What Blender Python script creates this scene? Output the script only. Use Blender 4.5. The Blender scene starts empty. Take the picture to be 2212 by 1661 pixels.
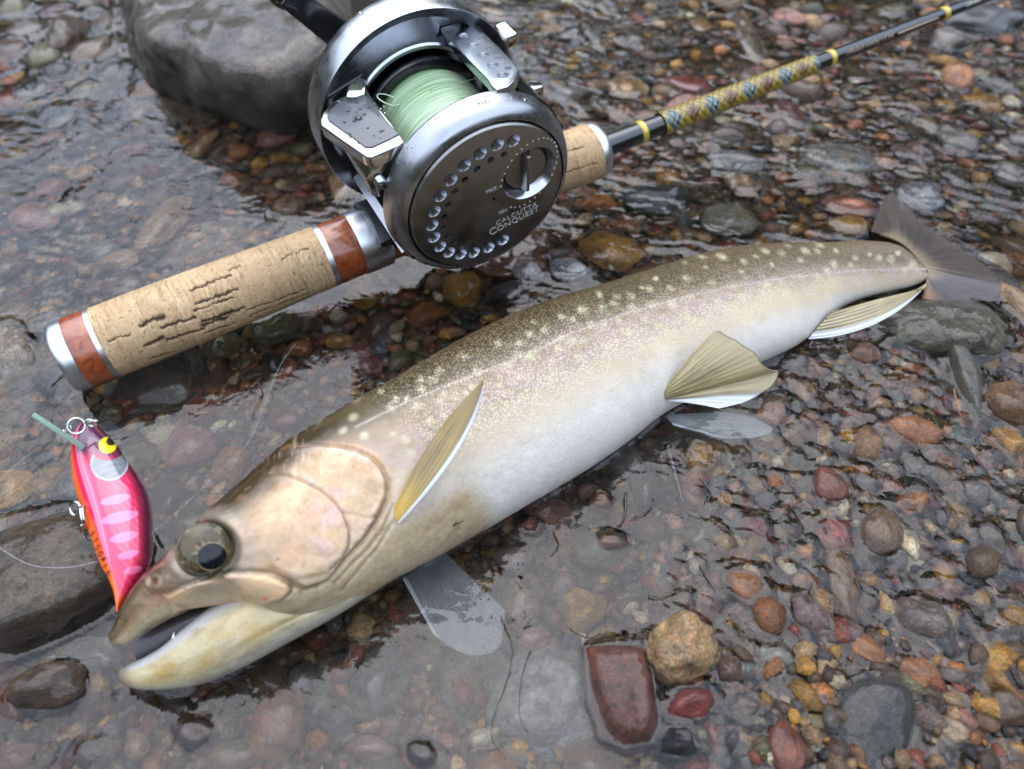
import bpy, bmesh, math, random
import numpy as np
from mathutils import Vector, Matrix
random.seed(7); rng = np.random.default_rng(7)
scn = bpy.context.scene
COL = scn.collection
S = 0.01                      # the code thinks in centimetres, the scene is in metres

# ------------------------------------------------------------------ camera
PITCH = math.radians(48.0); CAMH = 22.0
cd = bpy.data.cameras.new('camera'); cam = bpy.data.objects.new('camera', cd); COL.objects.link(cam)
cam.location = (0, 0, CAMH * S); cam.rotation_euler = (math.radians(90) - PITCH, 0, 0)
cd.sensor_width = 36; cd.lens = 18 / math.tan(math.radians(32.65)); cd.clip_start = 0.005; cd.clip_end = 400
cd.dof.use_dof = True; cd.dof.focus_distance = 0.262; cd.dof.aperture_fstop = 11.0
scn.camera = cam
# ------------------------------------------------------------------ sky, sun, exposure
world = bpy.data.worlds.new('World'); scn.world = world; world.use_nodes = True
wn = world.node_tree; wn.nodes.clear()
wo = wn.nodes.new('ShaderNodeOutputWorld'); wb = wn.nodes.new('ShaderNodeBackground')
sky = wn.nodes.new('ShaderNodeTexSky'); sky.sky_type = 'NISHITA'; sky.sun_disc = False
SUN_EL, SUN_AZ = math.radians(66), math.radians(-12)
sky.sun_elevation = SUN_EL; sky.sun_rotation = SUN_AZ; sky.air_density = 1.0; sky.dust_density = 4.0; sky.ozone_density = 1.0
hs = wn.nodes.new('ShaderNodeHueSaturation'); hs.inputs['Saturation'].default_value = 0.45; hs.inputs['Value'].default_value = 1.0
wn.links.new(sky.outputs[0], hs.inputs['Color'])
# an even cloud layer over the clear sky, a little mottled
cl = wn.nodes.new('ShaderNodeTexNoise'); cl.inputs['Scale'].default_value = 3.0; cl.inputs['Detail'].default_value = 4
tcw = wn.nodes.new('ShaderNodeTexCoord'); wn.links.new(tcw.outputs['Generated'], cl.inputs['Vector'])
crm = wn.nodes.new('ShaderNodeValToRGB'); crm.color_ramp.elements[0].position = .3; crm.color_ramp.elements[1].position = .75
crm.color_ramp.elements[0].color = (6.0, 7.3, 10.0, 1); crm.color_ramp.elements[1].color = (11.0, 12.6, 15.6, 1)
mxw = wn.nodes.new('ShaderNodeMix'); mxw.data_type = 'RGBA'; mxw.inputs[0].default_value = .8
wn.links.new(cl.outputs[0], crm.inputs[0]); wn.links.new(hs.outputs[0], mxw.inputs[6]); wn.links.new(crm.outputs[0], mxw.inputs[7]); wn.links.new(mxw.outputs[2], wb.inputs[0])
wb.inputs[1].default_value = 0.15
wn.links.new(wb.outputs[0], wo.inputs[0])
sd = bpy.data.lights.new('sun', 'SUN'); sun = bpy.data.objects.new('sun', sd); COL.objects.link(sun)
sd.energy = 1.15; sd.angle = math.radians(64); sd.color = (1.0, 0.95, 0.90)
sdir = Vector((math.sin(SUN_AZ) * math.cos(SUN_EL), math.cos(SUN_AZ) * math.cos(SUN_EL), math.sin(SUN_EL)))
sun.rotation_euler = (-sdir).to_track_quat('-Z', 'Y').to_euler(); sun.location = (0, 0, 2)
scn.view_settings.view_transform = 'Standard'; scn.view_settings.look = 'None'
scn.view_settings.gamma = 1; scn.view_settings.use_curve_mapping = False
scn.view_settings.exposure = 0.78
scn.render.engine = 'CYCLES'
scn.cycles.max_bounces = 10; scn.cycles.transmission_bounces = 8; scn.cycles.glossy_bounces = 4; scn.cycles.diffuse_bounces = 3
scn.cycles.transparent_max_bounces = 8; scn.cycles.use_denoising = True; scn.cycles.sample_clamp_indirect = 6

# ------------------------------------------------------------------ maths of the place (cm)
F, CX, CY = 1726.0, 1106.0, 830.5
RT = np.array([1., 0, 0]); UP = np.array([0, math.sin(PITCH), math.cos(PITCH)]); FW = np.array([0, math.cos(PITCH), -math.sin(PITCH)])
EYE = np.array([0, 0, CAMH])
def ray(u, v): return (u - CX) / F * RT + (CY - v) / F * UP + FW
def G(u, v, z=0.0):
    d = ray(u, v); return EYE + d * ((z - CAMH) / d[2])
def RZ(u, v, Z): return EYE + ray(u, v) * Z
def PROJ(w):
    q = np.atleast_2d(w) - EYE; f = q @ FW
    return np.stack([CX + F * (q @ RT) / f, CY - F * (q @ UP) / f, f], 1)
def unit(a): a = np.asarray(a, float); return a / np.linalg.norm(a)
def sstep(a, b, x):
    t = np.clip((x - a) / (b - a), 0, 1); return t * t * (3 - 2 * t)
_tab = np.random.default_rng(3).random((256, 256))
def vn(x, y, seed=0):
    x = np.asarray(x, float) + seed * 17.3; y = np.asarray(y, float) + seed * 5.7
    xi = np.floor(x).astype(int); yi = np.floor(y).astype(int); fx = x - xi; fy = y - yi
    fx = fx * fx * (3 - 2 * fx); fy = fy * fy * (3 - 2 * fy)
    g = lambda a, b: _tab[a % 256, b % 256]
    return (g(xi, yi) * (1 - fx) + g(xi + 1, yi) * fx) * (1 - fy) + (g(xi, yi + 1) * (1 - fx) + g(xi + 1, yi + 1) * fx) * fy
def fbm(x, y, seed=0, o=4):
    r = 0; a = .5
    for i in range(o):
        r = r + a * vn(x * 2 ** i, y * 2 ** i, seed + i); a *= .5
    return r / (1 - .5 ** o)

# ------------------------------------------------------------------ object helpers
ORG = {}
def props(o, label=None, cat=None, group=None, kind=None):
    if label: o['label'] = label
    if cat: o['category'] = cat
    if group: o['group'] = group
    if kind: o['kind'] = kind
    return o
def thing(name, label, cat, loc, group=None):
    o = bpy.data.objects.new(name, None); COL.objects.link(o)
    o.location = Vector(loc) * S; o.empty_display_size = .01
    ORG[o.name] = np.array(loc, float); return props(o, label, cat, group)
def mesh_data(name, V, Fc, mat=None, smooth=True, cols=None, msk=None, uv=None):
    me = bpy.data.meshes.new(name)
    V = np.asarray(V, float) * S
    if isinstance(Fc, np.ndarray):
        n, k = Fc.shape
        me.vertices.add(len(V)); me.vertices.foreach_set('co', V.astype(np.float32).ravel())
        me.loops.add(n * k); me.loops.foreach_set('vertex_index', Fc.astype(np.int32).ravel())
        me.polygons.add(n); me.polygons.foreach_set('loop_start', (np.arange(n) * k).astype(np.int32))
        me.update(calc_edges=True)
    else:
        me.from_pydata([tuple(v) for v in V], [], Fc)
    me.polygons.foreach_set('use_smooth', [smooth] * len(me.polygons))
    for nm, c in (('Col', cols), ('Msk', msk)):
        if c is not None:
            a = me.color_attributes.new(nm, 'FLOAT_COLOR', 'POINT')
            c = np.asarray(c, float)
            if c.shape[1] == 3: c = np.concatenate([c, np.ones((len(c), 1))], 1)
            a.data.foreach_set('color', c.astype(np.float32).ravel())
    if uv is not None:
        l = me.uv_layers.new(name='UVMap')
        vi = np.empty(len(me.loops), np.int32); me.loops.foreach_get('vertex_index', vi)
        l.data.foreach_set('uv', np.asarray(uv, np.float32)[vi].ravel())
    me.validate(); me.update()
    if mat: me.materials.append(mat)
    return me
def put(name, V, Fc, mat, parent=None, loc=None, smooth=True, **kw):
    """V in world centimetres; the object's origin is its parent's (or loc)"""
    o_ = ORG.get(parent.name) if parent is not None else None
    base = o_ if o_ is not None else (np.array(loc, float) if loc is not None else np.zeros(3))
    me = mesh_data(name, np.asarray(V, float) - base, Fc, mat, smooth, **kw)
    o = bpy.data.objects.new(name, me); COL.objects.link(o)
    if parent is not None: o.parent = parent; ORG[o.name] = base
    else: o.location = Vector(base) * S; ORG[o.name] = base
    return o
def gridF(n, m, wrap=False):
    i = np.arange(n - 1)[:, None]; j = np.arange(m if wrap else m - 1)[None, :]
    a = i * m + j; b = i * m + (j + 1) % m; c = (i + 1) * m + (j + 1) % m; d = (i + 1) * m + j
    return np.stack([a, b, c, d], -1).reshape(-1, 4)
def lathe(prof, o, ax, n=96, a0=0., a1=2 * math.pi):
    """prof [(t along axis, radius)]"""
    ax = unit(ax); x = unit(np.cross(ax, [0.13, 0.21, .97])); y = np.cross(ax, x)
    full = a1 - a0 > 6.28; th = np.linspace(a0, a1, n, endpoint=not full)
    prof = np.array(prof, float)
    V = o + prof[:, 0, None, None] * ax + prof[:, 1, None, None] * (np.cos(th)[None, :, None] * x + np.sin(th)[None, :, None] * y)
    return V.reshape(-1, 3), gridF(len(prof), len(th), full)
def flip(Fc): return Fc[:, ::-1].copy()
def tube(pts, rad, n=10, closed=False, caps=True):
    P = np.array(pts, float); k = len(P)
    rad = np.full(k, rad) if np.isscalar(rad) else np.array(rad, float)
    if closed: T = np.roll(P, -1, 0) - np.roll(P, 1, 0)
    else: T = np.gradient(P, axis=0)
    T /= np.linalg.norm(T, axis=1)[:, None]
    ref = np.array([0.1, 0.2, 1.]) if abs(T[0] @ unit([0.1, 0.2, 1.])) < .9 else np.array([1., 0, 0])
    X = [unit(np.cross(T[0], ref))]
    for i in range(1, k):
        x = X[-1] - T[i] * (X[-1] @ T[i]); X.append(unit(x))
    X = np.array(X); Y = np.cross(T, X); th = np.linspace(0, 2 * math.pi, n, endpoint=False)
    V = P[:, None] + rad[:, None, None] * (np.cos(th)[None, :, None] * X[:, None] + np.sin(th)[None, :, None] * Y[:, None])
    Fc = gridF(k, n, True)
    V = V.reshape(-1, 3)
    if closed:
        j = np.arange(n); e = np.stack([(k - 1) * n + j, (k - 1) * n + (j + 1) % n, (j + 1) % n, j], 1); Fc = np.concatenate([Fc, e])
    elif caps:
        V = np.concatenate([V, P[:1], P[-1:]]); j = np.arange(n)
        a = np.stack([(j + 1) % n, j, np.full(n, k * n), np.full(n, k * n)], 1)
        b = np.stack([(k - 1) * n + j, (k - 1) * n + (j + 1) % n, np.full(n, k * n + 1), np.full(n, k * n + 1)], 1)
        Fl = [tuple(f) for f in Fc] + [tuple(f[:3]) for f in a] + [tuple(f[:3]) for f in b]
        return V, Fl
    return V, Fc
def spline(pts, n):
    """Catmull-Rom through control points of any dimension"""
    P = np.array(pts, float); k = len(P)
    Q = np.concatenate([[2 * P[0] - P[1]], P, [2 * P[-1] - P[-2]]])
    t = np.linspace(0, k - 1, n); i = np.clip(np.floor(t).astype(int), 0, k - 2); f = (t - i)[:, None]
    a, b, c, d = Q[i], Q[i + 1], Q[i + 2], Q[i + 3]
    return .5 * (2 * b + (c - a) * f + (2 * a - 5 * b + 4 * c - d) * f ** 2 + (3 * b - a - 3 * c + d) * f ** 3)
def bm_out(name, bm, mat, parent=None, loc=None, smooth=True, T=None):
    """bmesh in local cm coordinates; T maps an (n,3) array to world cm"""
    bmesh.ops.recalc_face_normals(bm, faces=bm.faces)
    bm.verts.ensure_lookup_table(); V = np.array([v.co[:] for v in bm.verts])
    if T is not None: V = T(V)
    Fl = [[v.index for v in f.verts] for f in bm.faces]; bm.verts.index_update(); bm.free()
    return put(name, V, Fl, mat, parent, loc, smooth)
def hull_bm(pts, bev=0.0, seg=3):
    bm = bmesh.new(); vs = [bm.verts.new(p) for p in pts]
    r = bmesh.ops.convex_hull(bm, input=vs)
    bmesh.ops.delete(bm, geom=list({g for g in r['geom_interior'] if isinstance(g, bmesh.types.BMVert)}), context='VERTS')
    bmesh.ops.dissolve_limit(bm, angle_limit=.02, verts=bm.verts, edges=bm.edges)
    if bev: bmesh.ops.bevel(bm, geom=list(bm.edges) + list(bm.verts), offset=bev, segments=seg, affect='EDGES', profile=.5)
    bm.verts.index_update(); return bm
def autosmooth(o, ang=35):
    me = o.data; bm = bmesh.new(); bm.from_mesh(me)
    for e in bm.edges:
        e.smooth = not (len(e.link_faces) == 2 and e.calc_face_angle(0) > math.radians(ang))
    bm.to_mesh(me); bm.free(); return o
def boolean(o, cutter, op='DIFFERENCE'):
    bm = bmesh.new(); bm.from_mesh(o.data); bmesh.ops.remove_doubles(bm, verts=bm.verts, dist=1e-7)
    bmesh.ops.recalc_face_normals(bm, faces=bm.faces); bm.to_mesh(o.data); bm.free()
    m = o.modifiers.new('b', 'BOOLEAN'); m.object = cutter; m.operation = op; m.solver = 'EXACT'; m.use_self = True
    if len(cutter.data.materials): m.material_mode = 'TRANSFER'
    dg = bpy.context.evaluated_depsgraph_get(); dg.update()
    me = bpy.data.meshes.new_from_object(o.evaluated_get(dg)); o.modifiers.clear(); old = o.data; o.data = me; me.name = o.name
    bpy.data.meshes.remove(old); bpy.data.objects.remove(cutter); return o
def text_mesh(s, size, mat, name, parent, T, depth=.004, shear=0., spacing=1., width=1.):
    c = bpy.data.curves.new('t', 'FONT'); c.body = s; c.size = size; c.extrude = depth; c.shear = shear; c.space_character = spacing
    o = bpy.data.objects.new('t', c); COL.objects.link(o)
    dg = bpy.context.evaluated_depsgraph_get(); me = bpy.data.meshes.new_from_object(o.evaluated_get(dg))
    V = np.array([v.co[:] for v in me.vertices]); Fl = [list(p.vertices) for p in me.polygons]
    bpy.data.objects.remove(o); bpy.data.curves.remove(c); bpy.data.meshes.remove(me)
    V[:, 0] *= width
    return put(name, T(V), Fl, mat, parent, smooth=False)

# ------------------------------------------------------------------ materials
def nt(name):
    m = bpy.data.materials.new(name); m.use_nodes = True; t = m.node_tree; return m, t, t.nodes['Principled BSDF']
def N(t, k, **kw):
    n = t.nodes.new(k)
    for a, b in kw.items():
        if a.startswith('i_'):
            key = a[2:].replace('_', ' ')
            n.inputs[int(key) if key.isdigit() else key].default_value = b
        else: setattr(n, a, b)
    return n
def LK(t, a, b): t.links.new(a, b)
def plain(name, col, rough=.4, metal=0., coat=0., bump=0., bscale=300., var=0., spec=.5, aniso=0.):
    m, t, b = nt(name)
    b.inputs['Base Color'].default_value = (*col, 1); b.inputs['Roughness'].default_value = rough; b.inputs['Metallic'].default_value = metal
    b.inputs['Coat Weight'].default_value = coat; b.inputs['Coat Roughness'].default_value = .06; b.inputs['Specular IOR Level'].default_value = spec
    if bump or var:
        tc = N(t, 'ShaderNodeTexCoord'); no = N(t, 'ShaderNodeTexNoise', i_Scale=bscale, i_Detail=5.0); LK(t, tc.outputs['Object'], no.inputs['Vector'])
        if bump:
            bp = N(t, 'ShaderNodeBump', i_Strength=bump, i_Distance=.0005); LK(t, no.outputs[0], bp.inputs['Height']); LK(t, bp.outputs[0], b.inputs['Normal'])
        if var:
            mx = N(t, 'ShaderNodeMix', data_type='RGBA'); mx.inputs[6].default_value = (*[c * (1 - var) for c in col], 1); mx.inputs[7].default_value = (*[min(1, c * (1 + var)) for c in col], 1)
            LK(t, no.outputs[0], mx.inputs[0]); LK(t, mx.outputs[2], b.inputs['Base Color'])
            mr = N(t, 'ShaderNodeMapRange'); mr.inputs[3].default_value = max(0, rough * .7); mr.inputs[4].default_value = rough * 1.4; LK(t, no.outputs[0], mr.inputs[0]); LK(t, mr.outputs[0], b.inputs['Roughness'])
    return m
def painted(name, rough=.35, coat=0., spec=.5, bump=0., bscale=900., metal=0., coat_rough=.08, subs=0., grain=0.):
    """base colour from the mesh's own Col attribute"""
    m, t, b = nt(name); a = N(t, 'ShaderNodeVertexColor', layer_name='Col')
    b.inputs['Roughness'].default_value = rough; b.inputs['Coat Weight'].default_value = coat; b.inputs['Coat Roughness'].default_value = coat_rough
    b.inputs['Specular IOR Level'].default_value = spec; b.inputs['Metallic'].default_value = metal
    out = a.outputs[0]
    tc = N(t, 'ShaderNodeTexCoord'); no = N(t, 'ShaderNodeTexNoise', i_Scale=bscale, i_Detail=4.0); LK(t, tc.outputs['Object'], no.inputs['Vector'])
    if grain:
        mr = N(t, 'ShaderNodeMapRange'); mr.inputs[1].default_value = .3; mr.inputs[2].default_value = .7; mr.inputs[3].default_value = 1 - grain; mr.inputs[4].default_value = 1 + grain; LK(t, no.outputs[0], mr.inputs[0])
        mm = N(t, 'ShaderNodeVectorMath', operation='SCALE'); LK(t, out, mm.inputs[0]); LK(t, mr.outputs[0], mm.inputs['Scale']); out = mm.outputs[0]
    LK(t, out, b.inputs['Base Color'])
    if bump:
        bp = N(t, 'ShaderNodeBump', i_Strength=bump, i_Distance=.0004); LK(t, no.outputs[0], bp.inputs['Height']); LK(t, bp.outputs[0], b.inputs['Normal'])
    return m
# ================================================================== stream bed, stones, gravel
from mathutils import noise as mnoise
def bed_z(x, y):
    x = np.asarray(x, float); y = np.asarray(y, float)
    b = -1.7 + 1.2 * np.maximum(sstep(0, 9, x) * sstep(30, 20, y), sstep(26, 38, y) * sstep(-4, 10, x)) + 1.0 * sstep(-8, -20, x) * sstep(34, 42, y) + .45 * sstep(14, 7, y)
    return b + .5 * (fbm(x * .16 + 5, y * .16, 61) - .5) + .2 * (fbm(x * .7, y * .7, 62) - .5)
def axis_grid(lo, hi, st, far):
    a = np.arange(lo, hi + 1e-6, st); g = []; d = st; p = hi
    while p < far: d *= 1.3; p += d; g.append(p)
    h = []; d = st; p = lo
    while p > -far: d *= 1.3; p -= d; h.append(p)
    return np.array(h[::-1] + list(a) + g)
def stone_mat(name, objcol, wet=1.25, rugged=1.0):
    m, t, b = nt(name)
    if objcol: oi = N(t, 'ShaderNodeObjectInfo'); col = oi.outputs['Color']; rnd = oi.outputs['Random']
    else: vc = N(t, 'ShaderNodeVertexColor', layer_name='Col'); col = vc.outputs[0]; rnd = None
    geo = N(t, 'ShaderNodeNewGeometry') ; tc = N(t, 'ShaderNodeTexCoord'); vec = tc.outputs['Object']
    if rnd is not None:
        ad = N(t, 'ShaderNodeVectorMath', operation='ADD'); LK(t, tc.outputs['Object'], ad.inputs[0]); cx = N(t, 'ShaderNodeCombineXYZ'); LK(t, rnd, cx.inputs[0]); LK(t, rnd, cx.inputs[1]); LK(t, cx.outputs[0], ad.inputs[1]); vec = ad.outputs[0]
    mp = N(t, 'ShaderNodeMapping'); mp.inputs['Scale'].default_value = (100, 100, 100); LK(t, vec, mp.inputs[0]); vec = mp.outputs[0]
    n1 = N(t, 'ShaderNodeTexNoise', i_Scale=1.3, i_Detail=6.0, i_Roughness=.65, i_Distortion=.6); n2 = N(t, 'ShaderNodeTexNoise', i_Scale=9.0, i_Detail=6.0, i_Roughness=.7); n3 = N(t, 'ShaderNodeTexNoise', i_Scale=17.0, i_Detail=4.0)
    wv = N(t, 'ShaderNodeTexWave', i_Scale=.9, i_Distortion=9.0, i_Detail=3.0)
    for n_ in (n1, n2, n3, wv): LK(t, vec, n_.inputs['Vector'])
    def rng_(src, a, b_, c, d): r = N(t, 'ShaderNodeMapRange'); r.inputs[1].default_value = a; r.inputs[2].default_value = b_; r.inputs[3].default_value = c; r.inputs[4].default_value = d; LK(t, src, r.inputs[0]); return r.outputs[0]
    def sc(v, f): s_ = N(t, 'ShaderNodeVectorMath', operation='SCALE'); LK(t, v, s_.inputs[0]); LK(t, f, s_.inputs['Scale']); return s_.outputs[0]
    c = sc(col, rng_(n1.outputs[0],   .34, .66, .5, 1.45)); c = sc(c, rng_(n2.outputs[0], .36, .64, .58, 1.42))
    # warm iron staining and pale or black grains
    mx = N(t, 'ShaderNodeMix', data_type='RGBA'); mx.blend_type = 'MULTIPLY'; mx.inputs[7].default_value = (1.25, .85, .55, 1); LK(t, rng_(wv.outputs[0], .6, .95, 0, .55), mx.inputs[0]); LK(t, c, mx.inputs[6]); c = mx.outputs[2]
    mx = N(t, 'ShaderNodeMix', data_type='RGBA'); mx.inputs[7].default_value = (.34, .31, .26, 1); LK(t, rng_(n3.outputs[0], .62, .72, 0, .45), mx.inputs[0]); LK(t, c, mx.inputs[6]); c = mx.outputs[2]
    mx = N(t, 'ShaderNodeMix', data_type='RGBA'); mx.inputs[7].default_value = (.012, .011, .01, 1); LK(t, rng_(n3.outputs[0], .40, .30, 0, .75), mx.inputs[0]); LK(t, c, mx.inputs[6]); c = mx.outputs[2]
    LK(t, c, b.inputs['Base Color']); LK(t, rng_(n2.outputs[0], .3, .7, .28, .6), b.inputs['Roughness']); b.inputs['Coat Weight'].default_value = .75 * wet; b.inputs['Coat Roughness'].default_value = .09; b.inputs['Coat IOR'].default_value = 1.33
    bp = N(t, 'ShaderNodeBump', i_Strength=1.0, i_Distance=.0022 * rugged); LK(t, n2.outputs[0], bp.inputs['Height']); b3 = N(t, 'ShaderNodeBump', i_Strength=.35, i_Distance=.0005); LK(t, n3.outputs[0], b3.inputs['Height']); LK(t, bp.outputs[0], b3.inputs['Normal']); LK(t, b3.outputs[0], b.inputs['Normal'])
    return m
M_boulder = stone_mat('boulder_stone', False, .9, 2.6); M_stone = stone_mat('wet_stone', True); M_gravel = stone_mat('wet_gravel', False, .6)
# stone shapes -------------------------------------------------------
def stone_shape(seed, sub=3, ang=0., box=0., amp=.22):
    bm = bmesh.new(); bmesh.ops.create_icosphere(bm, subdivisions=sub, radius=1.)
    r = random.Random(seed); off_ = Vector((r.uniform(-50, 50), r.uniform(-50, 50), r.uniform(-50, 50)))
    pl = [(Vector((r.gauss(0, 1), r.gauss(0, 1), r.gauss(0, .8))).normalized(), r.uniform(.62, .88)) for _ in range(9)]
    for v in bm.verts:
        p = v.co.copy()
        if box:
            m_ = max(abs(p.x), abs(p.y), abs(p.z)); q = p / m_; p = p.lerp(q * .8, box)
        if ang:
            for n_, c_ in pl:
                d = p.dot(n_)
                if d > c_: p -= n_ * (d - c_) * ang
        n_ = mnoise.noise(p * 1.1 + off_) * amp + mnoise.noise(p * 2.6 + off_) * amp * .35 + mnoise.noise(p * 7 + off_) * amp * .10 + (mnoise.noise(p * 17 + off_) * amp * .05 if sub > 3 else 0)
        v.co = p * (1 + n_)
    V = np.array([v.co[:] for v in bm.verts]); Fc = np.array([[v.index for v in f.verts] for f in bm.faces]); bm.free()
    V -= (V.max(0) + V.min(0)) / 2; V /= (V.max(0) - V.min(0)) / 2
    return V, Fc
COLR = dict(umber=(.080, .050, .028), brown=(.150, .092, .048), red=(.18, .05, .03), brick=(.20, .060, .032), orange=(.30, .125, .045), ochre=(.35, .19, .045), tan=(.34, .225, .115), cream=(.50, .43, .28),
            grey=(.140, .122, .104), slate=(.060, .058, .056), black=(.016, .016, .017), olive=(.125, .110, .052), mauve=(.155, .105, .088), pink=(.28, .14, .105), green=(.135, .140, .098))
COLR = {k_: tuple(max(.008, m_ + (q_ - m_) * 1.08) * .9 for q_ in c_) for k_, c_ in COLR.items() for m_ in (sum(c_) / 3,)}
NAMES = dict(umber='dark brown', brown='brown', red='dark red', brick='brick-red', orange='orange', ochre='ochre yellow', tan='tan', cream='pale cream', grey='grey', slate='dark slate-grey', black='black', olive='olive', mauve='mauve-grey', pink='pinkish', green='grey-green')
STONES = []      # x, y, zc, rx, ry, rz, rot
UNITM = {}
def unit_mesh(seed, kind, sub):
    k = (seed, kind, sub)
    if k not in UNITM:
        V, Fc = stone_shape(seed, sub, ang=dict(round=.1, angular=.95, block=.6, flat=.5)[kind], box=.5 if kind == 'block' else 0, amp=.2 if kind == 'block' else .30)
        UNITM[k] = mesh_data('stone', V, Fc, M_stone)
    return UNITM[k]
def rock(name, outline, base_z, tops, top_z, col, label, cat, soft=.05, amp=.10, seed=1, sub=6, flare=1.0, paint=None):
    """a rock filling the hull of an outline at the water and a smaller one on top (pixels)"""
    O = np.array([G(u, v, 0) for u, v in outline]); c0 = O.mean(0); B = c0 + (O - c0) * flare; B[:, 2] = base_z; Tt = np.array([G(u, v, z) for (u, v), z in zip(tops, np.broadcast_to(top_z, len(tops)))])
    c = np.array([c0[0], c0[1], (base_z + Tt[:, 2].mean()) / 2]); bm = bmesh.new(); [bm.verts.new(p) for p in np.concatenate([O, B, Tt]) - c]
    r = bmesh.ops.convex_hull(bm, input=bm.verts); bm.normal_update(); pl = [(np.array(f.normal[:]), f.normal.dot(f.verts[0].co)) for f in bm.faces]; bm.free()
    pl = [(n_, d_) if d_ > 0 else (-n_, -d_) for n_, d_ in pl]
    bm = bmesh.new(); bmesh.ops.create_icosphere(bm, subdivisions=sub, radius=1.); D = np.array([v.co[:] for v in bm.verts]); Fc = np.array([[v.index for v in f.verts] for f in bm.faces]); bm.free()
    Nn = np.array([p[0] for p in pl]); dd = np.array([p[1] for p in pl]); k = D @ Nn.T / dd; k = np.maximum(k, 1e-3); pw = 1 / soft; R = 1 / (np.sum(k ** pw, 1) ** (1 / pw))
    o_ = Vector((seed * 3.1, 7, seed)); V = D * R[:, None]
    nz = np.array([mnoise.noise(Vector(p) * .35 + o_) * 1.0 + mnoise.noise(Vector(p) * 1.0 + o_) * .45 + mnoise.noise(Vector(p) * 3 + o_) * .18 + mnoise.noise(Vector(p) * 8 + o_) * .08 for p in V]); V = V + D * (nz * amp * 1.6)[:, None] * np.minimum(R, 4)[:, None]
    W_ = V + c
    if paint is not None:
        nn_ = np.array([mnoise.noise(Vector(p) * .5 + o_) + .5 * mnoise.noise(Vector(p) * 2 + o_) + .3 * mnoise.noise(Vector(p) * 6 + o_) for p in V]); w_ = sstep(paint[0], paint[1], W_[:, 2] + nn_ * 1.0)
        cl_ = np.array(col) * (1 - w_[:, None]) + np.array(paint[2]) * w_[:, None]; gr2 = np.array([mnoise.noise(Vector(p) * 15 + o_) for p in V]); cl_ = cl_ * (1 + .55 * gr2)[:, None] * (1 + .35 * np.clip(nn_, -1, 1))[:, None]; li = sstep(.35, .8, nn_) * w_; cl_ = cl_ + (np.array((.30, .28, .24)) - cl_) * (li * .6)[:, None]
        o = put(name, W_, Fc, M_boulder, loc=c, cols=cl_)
    else: o = put(name, W_, Fc, M_stone, loc=c); o.color = (*col, 1)
    props(o, label, cat); rr_ = np.linalg.norm((O - c0)[:, :2], axis=1).mean(); ROCKS.append(O[:, :2]); STONES.append((c0[0], c0[1], -1.0, rr_ * .9, rr_ * .9, .1, 0.)); return o
    o.color = (*col, 1); props(o, label, cat)
    rr_ = np.linalg.norm((O - c0)[:, :2], axis=1).mean(); ROCKS.append(O[:, :2]); STONES.append((c0[0], c0[1], -1.0, rr_ * .9, rr_ * .9, .1, 0.)); return o
ROCKS = []
def stone(u, v, ru, rv, top, thick, col, label, cat='pebble', rot=0., kind='round', seed=0, sub=3, name=None, tilt=(0, 0), group=None):
    """u,v centre and half sizes in the 2212-wide picture; top = height of the top over the water (cm), thick = vertical size"""
    zc = top - thick / 2; p = G(u, v, zc + thick * .18); d = (p - EYE) @ FW; el = math.asin((CAMH - p[2]) / np.linalg.norm(p - EYE))
    if top < .1 and float(bed_z(p[0], p[1])) > -1.05: top += .16; zc += .16
    rx = ru * d / F; ry = rv * d / F / math.sin(el) * (1 if thick < rv * d / F else .8); ry = max(ry, rx * .35)
    me = unit_mesh(seed % 9, kind, sub)
    o = bpy.data.objects.new(name or ('boulder' if rx > 3 else 'pebble' if rx < 1.6 else 'stone'), me); COL.objects.link(o)
    o.location = Vector((p[0], p[1], zc)) * S; o.scale = (rx, ry, thick / 2); o.rotation_euler = (tilt[0], tilt[1], math.radians(rot))
    o.color = (*(COLR[col] if isinstance(col, str) else col), 1)
    props(o, label, cat, group); STONES.append((p[0], p[1], zc, rx, ry, thick / 2, math.radians(rot))); return o
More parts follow.
